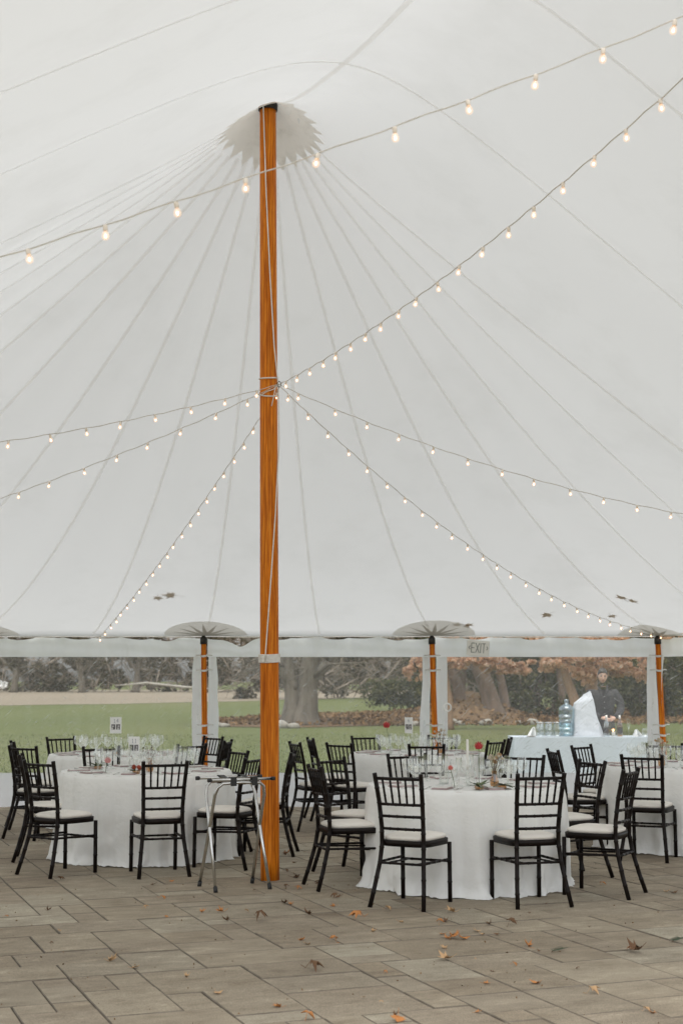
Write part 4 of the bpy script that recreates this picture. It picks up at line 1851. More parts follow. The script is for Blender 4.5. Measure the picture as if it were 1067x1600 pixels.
b.add(*grid(skirt, 170, 10))
o = b.obj('drinks_tablecloth', 'bar_linen', loc=((BX0 + BX1) / 2, (BY0 + BY1) / 2, 0))
tag(o, 'white cloth with a painted bluish daylight tint hanging to the ground over the drinks table outside', 'tablecloth')


def bx_at(px):
    return (px - 533.5) / 2222 * 20.85


# wrapped glass jars
for i, (px, lab) in enumerate(((841, 'clear glass jar with crumpled film, leftmost of three on the drinks table'), (854, 'clear glass jar with crumpled film, middle of three on the drinks table'), (867, 'plain clear glass jar next to the blue water jug'))):
    t = thing('glass_jar', lab, 'jar', (bx_at(px), 20.9, BZ + .003), 0, 'clear jars on the drinks table')
    MB().add(*lathe([(.001, .003), (.052, .003), (.058, .02), (.060, .13), (.050, .165), (.050, .19)], 18)).obj('jar_body', 'cloudy_plastic', t)
    MB().add(*lathe([(.054, .188), (.056, .20), (.048, .205), (.047, .19)], 18)).obj('rim', 'glass', t)
    if i < 2:
        vs, fs = grid(lambda u, v: ((.035 + .012 * noise.noise((u * 9, v * 7, i))) * math.cos(2 * PI * u), (.035 + .012 * noise.noise((u * 9, v * 7, i + 4))) * math.sin(2 * PI * u), .01 + .17 * v), 20, 10, True)
        MB().add(vs, fs).obj('crumpled_film', 'cloudy_plastic', t, smooth=False)
# blue water jug
t = thing('water_jug', 'blue ribbed five gallon water jug standing on the drinks table', 'water jug', (bx_at(882.5), 20.92, BZ + .003))
pr = [(.001, .004), (.10, .004), (.112, .02), (.115, .05)]
z = .05
for k in range(4):
    pr += [(.115, z), (.108, z + .012), (.115, z + .024), (.115, z + .075)]
    z += .075
    if k == 1:
        pr += [(.117, z), (.104, z + .01), (.117, z + .03)]
        z += .03
pr += [(.112, z + .02), (.09, z + .05), (.05, z + .075), (.028, z + .085), (.027, z + .12)]
MB().add(*lathe(pr, 26)).obj('jug_body', 'blue_plastic', t)
MB().add(*lathe([(.031, z + .118), (.032, z + .150), (.001, z + .152)], 16)).obj('cap', 'blue_plastic', t)
MB().add(*lathe([(.001, .02), (.104, .02), (.107, .05), (.107, .19), (.001, .19)], 24)).obj('water', 'blue_plastic', t)
# ice bag
t = thing('ice_bag', 'tall white plastic bag of ice slumped on the drinks table', 'bag', (bx_at(914), 20.93, BZ + .002))


def bag(u, v):
    a = 2 * PI * u
    c, s = math.cos(a), math.sin(a)
    top = sstep(.80, 1.0, v)
    tuft = sstep(.90, 1.0, v)
    wx = .215 - .085 * v
    wx *= (1 - top * .60)
    wy = .15 * (1 - .45 * v) * (1 - top * .6)
    x = math.copysign(abs(c) ** .75, c) * wx + .01 - .045 * v + .055 * top
    y = math.copysign(abs(s) ** .75, s) * wy
    if c > 0:
        x += .07 * max(0, .5 - v)
    k = 1 + .07 * noise.noise((c * 2.2, s * 2.2, v * 4)) + .05 * noise.noise((c * 6, s * 6, v * 10)) + .35 * top * noise.noise((c * 4, s * 4, v * 9))
    z = .62 * v
    z += .03 * top * noise.noise((c * 3, s * 3, 2))
    z += .03 * sstep(.5, .84, v) * c
    return (x * k - .02, y * k, z)


vs, fs = grid(bag, 48, 34, True)
fs.append(tuple(34 * 48 + i for i in range(48)))
MB().add(vs, fs).obj('bag_body', 'ice_bag', t)


def bottle(px, y, lab, glass, seed):
    t = thing('bottle', lab, 'bottle', (bx_at(px), y, BZ + .003), 0, 'bottles on the drinks table')
    MB().add(*lathe([(.001, .003), (.036, .003), (.040, .015), (.040, .15), (.034, .19), (.016, .235), (.0145, .30)], 18)).obj('bottle_body', glass, t)
    MB().add(*lathe([(.0408, .05), (.0408, .13)], 18)).obj('label', 'bottle_label', t)
    MB().add(*lathe([(.0165, .255), (.0165, .305), (.001, .307)], 14)).obj('foil_cap', 'foil', t)


bottle(941.5, 20.80, 'clear bottle with a dark label left of the lit lantern on the drinks table', 'cloudy_plastic', 1)
bottle(962, 20.80, 'amber bottle held by the person behind the drinks table', 'amber_glass', 2)
t = thing('candle_lantern', 'square clear glass lantern with a glowing candle between the bottles', 'lantern', (bx_at(951.5), 20.78, BZ + .003))
b = MB()
b.add(*grid(lambda u, v: ((lambda a: (.047 * max(-1, min(1, 1.4 * math.cos(a))), .047 * max(-1, min(1, 1.4 * math.sin(a))), .20 * v))(2 * PI * u)), 24, 4, True))
b.obj('glass_case', 'glass', t)
MB().add(*lathe([(.001, .01), (.026, .01), (.026, .07), (.001, .072)], 14)).obj('candle', 'candle_wax', t)
MB().add(*sphere((0, 0, .093), .009, 8, 6, (1, 1, 1.8))).obj('flame', 'candle_flame', t)
o = link(ME_FLUTE, 'champagne_flute', None, (bx_at(975.5), 20.8, BZ + .003), None, (1.05, 1.05, 1.2))
tag(o, 'champagne flute alone on the drinks table, right of the person', 'champagne flute')
o = link(lathe_mesh('stemless_glass', [(.001, .004), (.022, .004), (.030, .01), (.048, .04), (.052, .065), (.046, .10), (.040, .118)], 'glass', 18), 'stemless_glass', None, (bx_at(1001), 20.8, BZ + .003))
tag(o, 'stemless glass at the right end of the drinks table', 'glass')


def fold_napkin(x, y, w, h, lab, seed):
    def f(u, v):
        px = (u - .5) * w * (1 - .75 * v)
        return (px + .2 * w * v * (1 if seed % 2 else -1), .05 * math.sin(u * 9 + seed) * (1 - v) + .02 * noise.noise((u * 4, v * 4, seed)), h * v * (1 + .2 * noise.noise((u * 3, v, seed))))
    b_ = MB().add(*grid(f, 16, 8))
    vs_, fs_ = grid(lambda u, v: tuple(a + c for a, c in zip(f(u, v), (0, .05 * (1 - v) + .006, 0))), 16, 8)
    b_.add(vs_, fs_)
    o = b_.obj('cloth_napkin', 'linen', loc=(x, y, BZ + .004))
    tag(o, lab, 'napkin')


fold_napkin(bx_at(991), 20.85, .13, .10, 'white folded napkin between the two glasses on the drinks table', 2)
fold_napkin(bx_at(829), 20.95, .13, .13, 'white folded napkin at the left end of the drinks table', 3)
o = MB().add(*lathe([(.001, .004), (.05, .003), (.068, .012), (.070, .013), (.055, .001)], 20)).obj('foil_tray', 'foil', loc=(bx_at(824), 20.72, BZ + .003))
tag(o, 'small foil dish at the left corner of the drinks table', 'dish')

# ------------------------------------------------------------------ person
def eval_mesh(o, name):
    dg = bpy.context.evaluated_depsgraph_get()
    return bpy.data.meshes.new_from_object(o.evaluated_get(dg), depsgraph=dg)


def skin_mesh(joints, edges, root=0, sub=1):
    me = bpy.data.meshes.new('skin_tmp')
    me.from_pydata([j[0] for j in joints], edges, [])
    o = bpy.data.objects.new('skin_tmp', me)
    COL.objects.link(o)
    md = o.modifiers.new('s', 'SKIN')
    lay = me.skin_vertices[0] if me.skin_vertices else None
    if lay is None:
        bm = bmesh.new()
        bm.from_mesh(me)
        bm.verts.layers.skin.verify()
        bm.to_mesh(me)
        bm.free()
        lay = me.skin_vertices[0]
    for i, j in enumerate(joints):
        r = j[1]
        lay.data[i].radius = r if hasattr(r, '__len__') else (r, r)
        lay.data[i].use_root = (i == root)
    s = o.modifiers.new('u', 'SUBSURF')
    s.levels = s.render_levels = sub
    out_ = eval_mesh(o, 'x')
    bpy.data.objects.remove(o)
    bpy.data.meshes.remove(me)
    return out_


def join_remesh(meshes, extra, voxel, mat, name, parent, smooth=2):
    bm = bmesh.new()
    for me in meshes:
        bm.from_mesh(me)
    for vs_, fs_ in extra:
        vv = [bm.verts.new(v) for v in vs_]
        for f in fs_:
            try:
                bm.faces.new([vv[i] for i in f])
            except ValueError:
                pass
    me = bpy.data.meshes.new('tmp')
    bm.to_mesh(me)
    bm.free()
    o = bpy.data.objects.new('tmp', me)
    COL.objects.link(o)
    r = o.modifiers.new('r', 'REMESH')
    r.mode = 'VOXEL'
    r.voxel_size = voxel
    s = o.modifiers.new('s', 'SMOOTH')
    s.iterations = smooth
    s.factor = .5
    res = eval_mesh(o, name)
    bpy.data.objects.remove(o)
    res.name = name
    res.materials.clear()
    res.materials.append(MATS[mat])
    res.polygons.foreach_set('use_smooth', [True] * len(res.polygons))
    return link(res, name, parent)


PX, PY = 3.93, 21.62
person = thing('person', 'person in a dark grey button shirt behind the drinks table, hands on a bottle', 'person', (PX, PY, -.03))
# faces -Y; world x grows to the viewer's right. joints relative to the feet point
B = [((0, 0, .98), (.150, .105)), ((0, .0, 1.12), (.135, .095)), ((0, .005, 1.28), (.155, .105)), ((0, .01, 1.42), (.150, .095)), ((0, 0, 1.50), (.060, .058)), ((0, -.012, 1.575), (.050, .052)),   # 0-5
     ((-.175, .01, 1.445), .060), ((-.235, -.03, 1.24), .050), ((-.235, -.06, 1.17), .044), ((-.13, -.27, 1.065), .034), ((-.075, -.345, 1.045), .027),      # 6-10 viewer-left arm
     ((.175, .01, 1.445), .060), ((.240, -.03, 1.24), .050), ((.238, -.06, 1.17), .044), ((.16, -.28, 1.075), .034), ((.10, -.37, 1.045), .027),           # 11-15
     ((-.09, 0, .90), .095), ((-.095, -.01, .50), .062), ((-.10, .01, .10), .042), ((-.10, -.10, .04), .035),                                          # 16-19
     ((.09, 0, .90), .095), ((.095, -.01, .50), .062), ((.10, .01, .10), .042), ((.10, -.10, .04), .035)]
BE = [(0, 1), (1, 2), (2, 3), (3, 4), (4, 5), (3, 6), (6, 7), (7, 8), (8, 9), (9, 10), (3, 11), (11, 12), (12, 13), (13, 14), (14, 15), (0, 16), (16, 17), (17, 18), (18, 19), (0, 20), (20, 21), (21, 22), (22, 23)]
body_me = skin_mesh(B, BE)


def headv():
    """head with brow, cheeks, jaw, nose, lips; face towards -Y"""
    def f(u, v):
        a = 2 * PI * u
        th = PI * v
        x = math.sin(th) * math.sin(a)
        y = -math.sin(th) * math.cos(a)
        z = math.cos(th)
        X, Y, Z = x * .074, y * .093, z * .112
        if z < 0:
            X *= 1 - .30 * (-z) ** 1.3
            Y *= 1 - .16 * (-z)
            if y < 0:
                Y -= .010 * (-z)
        if y < -.2:
            # eye sockets
            for sx in (-1, 1):
                d = ((x - sx * .36) / .20) ** 2 + ((z - .05) / .16) ** 2
                Y += .009 * math.exp(-d)
            Y -= .018 * math.exp(-((x) / .13) ** 2 - ((z + .22) / .13) ** 2)
            Y -= .010 * math.exp(-((x) / .09) ** 2 - ((z + .05) / .18) ** 2)
            Y -= .006 * math.exp(-((x) / .30) ** 2 - ((z + .47) / .09) ** 2)
            Y -= .004 * math.exp(-((x) / .5) ** 2 - ((z - .26) / .09) ** 2)
        return (X, Y, Z)
    return grid(f, 40, 28, True)


HM = Matrix.Translation((0, -.035, 1.672)) @ Matrix.Rotation(R_(14), 4, 'X') @ Matrix.Rotation(R_(-5), 4, 'Z')
head = xf(headv(), HM)
ears = [xf(sphere((s * .076, .008, -.005), .017, 8, 6, (.5, .8, 1.4)), HM) for s in (-1, 1)]
# hands
hands = []


def finger(base, pts, r):
    return tube([base] + pts, [r] * 1 + [r * (1 - .12 * (k + 1)) for k in range(len(pts))], 8)


for s, wx, wy, wz in ((-1, -.075, -.345, 1.045), (1, .10, -.37, 1.045)):
    cx = .055
    palm = Vector((wx + (-s) * .028, wy - .045, wz - .004))
    hands.append(sphere(palm, .040, 12, 8, (.85, .95, .55)))
    hands.append(tube([(wx, wy, wz), palm], [.024, .030], 8))
    for k in range(4):
        b0 = palm + Vector((-s * .012 + (k - 1.5) * .004, -.030 + (k - 1.5) * .002, .016 - k * .015))
        L = [.040, .045, .042, .033][k]
        p1 = b0 + Vector((-s * L * .55, -L * .55, -.004))
        p2 = p1 + Vector((-s * L * .55, L * .15, -.010))
        p3 = p2 + Vector((-s * L * .10, L * .38, -.006))
        hands.append(finger(b0, [p1, p2, p3], .0088))
    t0 = palm + Vector((-s * .004, .02, .020))
    hands.append(finger(t0, [t0 + Vector((-s * .026, -.012, .016)), t0 + Vector((-s * .045, -.024, .010))], .0105))
join_remesh([body_me], [head] + ears + hands, .0065, 'skin', 'body', person, 2)
# shirt
def torso():
    rings = [(.86, .172, .120), (.93, .176, .124), (1.05, .160, .116), (1.15, .162, .118), (1.28, .182, .124), (1.38, .190, .120), (1.415, .165, .105), (1.445, .105, .080), (1.458, .084, .068)]
    vs_, fs_ = [], []
    n_ = 28
    for z_, rx, ry in rings:
        for k_ in range(n_):
            a_ = 2 * PI * k_ / n_
            vs_.append((rx * math.cos(a_), ry * math.sin(a_), z_))
    for i_ in range(len(rings) - 1):
        for k_ in range(n_):
            fs_.append((i_ * n_ + k_, i_ * n_ + (k_ + 1) % n_, (i_ + 1) * n_ + (k_ + 1) % n_, (i_ + 1) * n_ + k_))
    fs_.append(tuple(range(n_ - 1, -1, -1)))
    fs_.append(tuple((len(rings) - 1) * n_ + k_ for k_ in range(n_)))
    return vs_, fs_


arms_ = []
for pts_ in ([(-.12, .01, 1.40), (-.185, .01, 1.405), (-.235, -.01, 1.32), (-.262, -.03, 1.22), (-.255, -.06, 1.16), (-.20, -.16, 1.115), (-.13, -.27, 1.075), (-.10, -.31, 1.06)],
             [(.12, .01, 1.40), (.185, .01, 1.405), (.238, -.01, 1.32), (.268, -.03, 1.22), (.26, -.06, 1.16), (.215, -.17, 1.12), (.16, -.28, 1.085), (.13, -.33, 1.068)]):
    arms_.append(tube(pts_, [.066, .074, .067, .060, .058, .050, .043, .040], 14))
shirt = join_remesh([], [torso()] + arms_, .010, 'shirt_grey', 'shirt', person, 4)
for v in shirt.data.vertices:
    c = v.co
    k = .009 * noise.noise((c.x * 9, c.y * 9, c.z * 7)) + .006 * noise.noise((c.x * 22, c.y * 22, c.z * 16))
    v.co = c + v.normal * k
    # open V neck
    if c.z > 1.35 and c.y < -.01 and abs(c.x) < .062 * (c.z - 1.34) / .1:
        v.co.y += .075
for s in (-1, 1):
    b = MB()
    vs = [(s * .012, -.122, 1.395), (s * .070, -.100, 1.455), (s * .082, -.02, 1.515), (s * .070, .02, 1.53), (s * .058, .02, 1.495), (s * .060, -.035, 1.49), (s * .030, -.088, 1.455)]
    b.add(vs, [tuple(range(7))])
    b.add([(x, y - .004, z + .004) for x, y, z in vs], [tuple(range(6, -1, -1))])
    b.obj('collar', 'shirt_grey', shirt, smooth=False)
for k in range(5):
    MB().add(*sphere((.004, -.122 - .002 * k, 1.36 - .085 * k), .0055, 6, 4, (1, .5, 1))).obj('button', 'print_pale', shirt)
TB = [((0, 0, .98), (.162, .118)), ((-.092, 0, .86), .108), ((-.097, -.01, .50), .078), ((-.10, .0, .10), .066), ((.092, 0, .86), .108), ((.097, -.01, .50), .078), ((.10, 0, .10), .066)]
join_remesh([skin_mesh(TB, [(0, 1), (1, 2), (2, 3), (0, 4), (4, 5), (5, 6)])], [], .012, 'trouser_black', 'trousers', person, 3)
for s in (-1, 1):
    MB().add(*sphere((s * .10, -.06, .045), .05, 12, 8, (.95, 2.3, .9))).obj('shoe', 'black_rubber', person)


# hair: close cap pulled back
def hairf(u, v):
    a = 2 * PI * u
    th = PI * v * .64
    x = math.sin(th) * math.sin(a)
    y = -math.sin(th) * math.cos(a)
    z = math.cos(th)
    front = max(0, -y)
    zz = max(z, .66 * front ** .5 - .50 * (1 - front))
    k = 1.05 + .025 * noise.noise((x * 7, y * 7, z * 7))
    return (x * .074 * k, y * .093 * k * (1.03 if y > 0 else 1.0), zz * .112 * k)


MB().add(*xf(grid(hairf, 36, 18, True), HM)).add(*xf(sphere((0, .105, .01), .036, 10, 8), HM)).obj('hair', 'hair_black', person)
for s in (-1, 1):
    MB().add(*xf(sphere((s * .027, -.0815, .004), .0105, 8, 6, (1.2, .5, .7)), HM)).obj('eye', 'print_dark', person)
    MB().add(*xf(tube([(s * .013, -.090, .021), (s * .028, -.090, .026), (s * .042, -.080, .021)], .003, 5), HM)).obj('eyebrow', 'hair_black', person)
MB().add(*xf(tube([(-.020, -.0865, -.050), (0, -.0925, -.049), (.020, -.0865, -.050)], .0042, 6), HM)).obj('lips', 'lip', person)

# ------------------------------------------------------------------ trees and planting beyond the tent
def limb_tree(name, label, loc, trunk_paths, bark, crown=None, seed=0, group=None, twigs=0):
    t = thing(name, label, 'tree', loc, 0, group)
    b = MB()
    r = random.Random(seed)
    ends = []
    for path, rad in trunk_paths:
        pts = []
        rr = []
        K = 7
        for i in range(len(path) - 1):
            p, q = Vector(path[i]), Vector(path[i + 1])
            for k in range(K):
                f = k / K
                c = p.lerp(q, f)
                c += Vector((noise.noise((c.z * .7, seed, 0)), noise.noise((c.z * .7, seed, 5)), 0)) * .12 * min(1, c.z)
                pts.append(c)
                rr.append((rad[i] + (rad[i + 1] - rad[i]) * f))
        pts.append(Vector(path[-1]))
        rr.append(rad[-1])
        vs, fs = tube(pts, rr, 14)
        out_ = []
        for i, v in enumerate(vs):
            ring = i // 14
            if ring < len(pts):
                c = pts[ring]
                d = v - c
                a = math.atan2(d.y, d.x)
                flare = 1 + .45 * math.exp(-c.z * 2.6) * (1 + .5 * math.sin(a * 5 + seed))
                d = d * flare * (1 + .16 * noise.noise((math.cos(a) * 1.5, math.sin(a) * 1.5, c.z * 1.2 + seed)))
                v = c + d
            out_.append(v)
        b.add(out_, fs)
        ends.append(pts[-1])
    b.obj('trunk', bark, t)
    # branches
    br = MB()
    for path, rad in trunk_paths:
        P = [Vector(p) for p in path]
        for k in range(twigs):
            f = r.uniform(.25, 1)
            idx = min(len(P) - 2, int(f * (len(P) - 1)))
            q = P[idx].lerp(P[idx + 1], f * (len(P) - 1) - idx)
            d = Vector((r.uniform(-1, 1), r.uniform(-1, 1), r.uniform(-.25, .7))).normalized()
            L = r.uniform(1.2, 3.4)
            m1 = q + d * L * .5 + Vector((r.uniform(-.3, .3), r.uniform(-.3, .3), .1))
            e = q + d * L + Vector((0, 0, -.35))
            br.add(*tube([q, m1, e], [rad[idx] * .30, rad[idx] * .16, .015], 6))
            for _ in range(3):
                d2 = (d + Vector((r.uniform(-1, 1), r.uniform(-1, 1), r.uniform(-.8, .5))) * .8).normalized()
                s0 = m1.lerp(e, r.random())
                br.add(*tube([s0, s0 + d2 * L * .25, s0 + d2 * L * .5 + Vector((0, 0, -.15))], [.03, .018, .006], 4))
    if twigs:
        br.obj('branches', bark, t, kind='stuff')
    if crown:
        V, F = crown
        link(np_mesh('crown', V, F, crown_mat), 'crown', t)
    return t


def merge(parts):
    V, F, o = [], [], 0
    for v, f in parts:
        V.append(v)
        F.append(f + o)
        o += len(v)
    return np.concatenate(V), np.concatenate(F)


# the big forked grey tree (Y about 51 m)
crown_mat = 'fol_brush'
limb_tree('forked_tree', 'big grey old tree with a forked trunk, seen just right of the centre pole', (-1.35, 51.5, -.03),
          [([(.0, 0, 0), (.12, 0, 1.3), (.35, 0, 2.9), (.75, .3, 5.5), (1.6, .5, 9)], [.50, .36, .33, .24, .12]),
           ([(-.32, .1, 0), (-.42, .1, 1.3), (-.72, .2, 2.6), (-1.5, .2, 4.4), (-3.2, .6, 7)], [.44, .30, .27, .20, .08]),
           ([(.15, 0, 1.5), (1.1, -.1, 2.4), (2.4, -.2, 3.3), (4.2, 0, 4.6)], [.24, .15, .11, .05]),
           ([(-.3, 0, 1.3), (-1.2, -.1, 2.5), (-2.6, -.1, 3.4)], [.20, .13, .06])],
          'bark_grey', leaf_cloud(np.concatenate([clump_points(9000, (.5, 0, 6.5), (5.5, 4.5, 3.6), 26, .85, .28), clump_points(1500, (1.8, -.5, 3.2), (3.4, 1.5, 1.3), 12, .8, .3)]), .16, .5), 5, twigs=8)
# leaning trunks at right of the middle pole
crown_mat = 'fol_evergreen'
lean = [('leaning brown tree, leftmost behind the wall strips under the EXIT sign', (4.95, 58.5), -.9, .26, 3),
        ('broad leaning brown tree right below the EXIT sign', (6.10, 57.2), -1.15, .38, 4),
        ('thin leaning brown tree beside the broad one below the EXIT sign', (6.9, 59.5), -.85, .20, 6),
        ('dark thin trunk in front of the evergreen hedge right of the EXIT sign', (9.3, 60.0), -.35, .20, 7)]
for lab, (x, y), ln, rad, sd in lean:
    limb_tree('leaning_tree', lab, (x, y, -.03), [([(0, 0, 0), (ln * .3, 0, 1.5), (ln, 0, 3.6), (ln * 1.6, .3, 7)], [rad, rad * .85, rad * .72, rad * .35])], 'bark_brown',
              leaf_cloud(clump_points(2500, (ln * 1.5, .5, 7), (2.4, 2.2, 2.2), 12), .20), sd, 'leaning trees by the mulch bed', twigs=5)
# tan autumn trees nearer
crown_mat = 'fol_tan'


def tan_points(seed, specs):
    out_ = []
    for n_, c_, r_ in specs:
        out_.append(clump_points(int(n_ * .8), c_, r_, 46, 1.0, .17, .9))
    return np.concatenate(out_)


limb_tree('autumn_tree', 'tan-leaved autumn tree with its trunk just left of the person', (6.85, 42.0, -.03),
          [([(.1, 0, 0), (-.05, 0, 1.0), (-.32, 0, 2.0), (-.9, .2, 4.2)], [.17, .14, .12, .08])],
          'bark_tan', leaf_cloud(tan_points(1, [(3200, (-.1, 0, 2.15), (1.35, 1.2, .42)), (3200, (-.4, 0, 3.4), (3.0, 2.2, 1.0)), (300, (.35, -.2, 1.75), (.35, .4, .3))]), .125, .8), 11, 'tan-leaved autumn trees', 1)
limb_tree('autumn_tree', 'tan-leaved autumn tree straight behind the ice bag and the person', (7.55, 43.5, -.03),
          [([(.0, 0, 0), (.02, 0, 1.3), (.1, 0, 2.4), (.3, .2, 4.2)], [.22, .19, .17, .10])],
          'bark_tan', leaf_cloud(tan_points(2, [(3200, (1.15, 0, 2.1), (1.1, 1.2, .42)), (900, (-.1, 0, 2.0), (.7, .9, .45)), (3000, (.6, 0, 3.4), (3.0, 2.2, 1.0)), (250, (1.6, -.2, 1.75), (.35, .4, .25))]), .125, .8), 12, 'tan-leaved autumn trees', 1)
limb_tree('autumn_tree', 'tan-leaved autumn tree whose branches hang under the EXIT sign', (3.0, 47.0, -.03),
          [([(.5, 0, 0), (.45, 0, 1.5), (.3, 0, 3.0), (.9, .2, 5.0)], [.13, .11, .10, .06]),
           ([(.3, 0, 2.2), (1.3, -.1, 2.5), (2.7, 0, 2.1)], [.06, .04, .02])],
          'bark_tan', leaf_cloud(tan_points(3, [(2300, (1.4, 0, 2.25), (1.2, .8, .30)), (1500, (2.3, 0, 2.05), (.75, .6, .28)), (300, (2.9, 0, 1.95), (.3, .4, .18)), (2500, (1.2, 0, 3.4), (3.2, 2.0, .9)), (800, (-.55, 0, 1.95), (.42, .5, .5))]), .14, .8), 13, 'tan-leaved autumn trees', 1)

# evergreen hedge masses (each bush its own thing)
HG = [(8.0, 61.5, 3.1, 3.0, 'dark evergreen bush behind the leaning trunks'),
      (10.6, 60.5, 3.4, 3.6, 'olive evergreen bush above the chairs, left of the glass jars'),
      (13.2, 60.0, 3.2, 3.8, 'olive evergreen bush behind the blue water jug'),
      (15.6, 59.0, 3.3, 3.9, 'dark evergreen bush behind the person'),
      (18.2, 60.0, 3.4, 3.6, 'dark evergreen bush at the right picture edge')]
for i, (x, y, w, h, lab) in enumerate(HG):
    t = thing('evergreen_bush', lab, 'bush', (x, y, -.03), 0, 'evergreen bushes beyond the lawn')
    pts = clump_points(9000, (0, 0, h * .42), (w * .62, 2.0, h * .62), 34, .85, .25)
    pts = pts[pts[:, 2] > .02]
    V, F = leaf_cloud(pts, .155, .55)
    link(np_mesh('foliage', V, F, 'fol_evergreen'), 'foliage', t)
    b = MB()
    r = random.Random(i)
    for k in range(6):
        b.add(*tube([(r.uniform(-.6, .6), 0, 0), (r.uniform(-1, 1), r.uniform(-.4, .4), h * .5), (r.uniform(-w * .4, w * .4), r.uniform(-.6, .6), h * .9)], [.07, .04, .015], 5))
    b.obj('stem', 'bark_brown', t)
t = thing('evergreen_bush', 'small bluish evergreen bush left of the wall strips, above the mulch', 'bush', (3.6, 76, -.03), 0, 'evergreen bushes beyond the lawn')
link(np_mesh('foliage', *leaf_cloud(clump_points(3500, (0, 0, 1.0), (2.6, 1.5, 1.0), 16), .2, .55), 'fol_evergreen'), 'foliage', t)
# taller dark trees behind the bushes so that no sky shows under the eave
for i, (x, y, h) in enumerate([(6.0, 72, 9), (10.5, 70, 10), (15, 69, 9.5), (19.5, 68, 10), (24, 66, 9)]):
    crown_mat = 'fol_evergreen'
    limb_tree('dark_conifer', ['dark conifer behind the leaning trunks', 'dark conifer behind the olive bushes', 'dark conifer far behind the ice bag', 'dark conifer far behind the person', 'dark conifer beyond the right picture edge'][i],
              (x, y, -.03), [([(0, 0, 0), (0, 0, h * .5), (.1, 0, h)], [.25, .18, .04])], 'bark_brown',
              leaf_cloud(np.concatenate([clump_points(7000, (0, 0, h * .35), (3.3, 2.2, h * .40), 30, .9, .25), clump_points(2500, (0, 0, h * .75), (1.8, 1.6, h * .25), 12)]), .26, .5), 20 + i, 'dark conifers behind the bushes')

# far thicket along the meadow: reads as one mass
def thicket(name, label_pts, seed):
    cs = []
    tw = []
    for (x, y, w, h) in label_pts:
        cs.append(clump_points(int(900 * w * h / 60), (x, y, h * .45), (w * .6, 4, h * .60), max(10, int(w * 1.2)), .9, .22))
    P = np.concatenate(cs)
    P = P[P[:, 2] > 0]
    return P


segs_ = []
r = random.Random(99)
x = -95
while x < 75:
    w = r.uniform(7, 13)
    h = r.uniform(9.5, 13.5)
    segs_.append((x, 205 + r.uniform(-5, 8) - max(0, x) * .6, w, h))
    segs_.append((x + r.uniform(-3, 3), 200 + r.uniform(-5, 3) - max(0, x) * .6, w * .9, h * .45))
    x += w * .55
P = thicket('thicket', segs_, 1)
o = link(np_mesh('thicket', *leaf_cloud(P, .62, .55), 'fol_brush'), 'thicket')
o['kind'] = 'stuff'
N = 9000
c = np.stack([nrng.uniform(-95, 80, N), nrng.uniform(192, 203, N), nrng.uniform(.2, 11, N) ** 1.0], 1)
c[:, 1] -= np.maximum(0, c[:, 0]) * .6
V, F = leaf_cloud(c, 2.6, .05, .4)
o = link(np_mesh('bare_twigs', V, F, 'fol_twig'), 'bare_twigs')
o['kind'] = 'stuff'
# middle thicket, nearer, behind the forked tree
segs2 = []
x = -9
while x < 26:
    w = r.uniform(5, 8)
    h = r.uniform(6.5, 9)
    segs2.append((x, 128 + r.uniform(-4, 4), w, h))
    x += w * .5
P = thicket('t', segs2, 2)
o = link(np_mesh('middle_thicket', *leaf_cloud(P, .42, .5), 'fol_brush'), 'middle_thicket')
o['kind'] = 'stuff'
N = 3500
c = np.stack([nrng.uniform(-10, 26, N), nrng.uniform(119, 125, N), nrng.uniform(.6, 7, N)], 1)
o = link(np_mesh('middle_twigs', *leaf_cloud(c, 1.7, .05, .4), 'fol_twig'), 'middle_twigs')
o['kind'] = 'stuff'
# trees that can be told apart in the far hedge line
for i, (x, y, h, ln, lab) in enumerate([(-43, 188, 11, 1.5, 'grey bare tree at the far left of the meadow edge'), (-33.5, 186, 12, -1.2, 'grey bare tree second from the left along the meadow edge'),
                                        (-27, 188, 12, 1.0, 'grey bare tree left of the pale leaning trunk at the meadow edge'), (-17.5, 186, 11, -1.2, 'grey bare tree right of the slim pole at the meadow edge')]):
    crown_mat = 'fol_brush'
    limb_tree('bare_tree', lab, (x, y, -.03), [([(0, 0, 0), (ln * .3, 0, 3), (ln, 0, 7), (ln * 1.6, 0, h)], [.45, .36, .26, .08]), ([(ln * .3, 0, 2.6), (-ln * 1.6, 0, 5), (-ln * 3, 0, 7.5)], [.26, .2, .08])],
              'bark_grey', leaf_cloud(clump_points(1600, (0, 0, h * .6), (4.5, 3, h * .42), 14), .5, .45), 40 + i, 'bare trees at the meadow edge', twigs=9)
o = MB().add(*tube([(-29, 184, .9), (-25, 184, 1.25), (-20.5, 184, .75), (-17, 184, .5)], [.06, .13, .17, .12], 8)).obj('birch_log', 'birch')
tag(o, 'pale fallen birch trunk lying along the far edge of the meadow', 'log')
t = thing('pale_bush', 'whitish bush at the far left edge of the meadow', 'bush', (-45.5, 186, -.03))
link(np_mesh('foliage', *leaf_cloud(clump_points(1500, (0, 0, .9), (2.6, 1, .8), 12), .35, .7), 'card_white'), 'foliage', t)

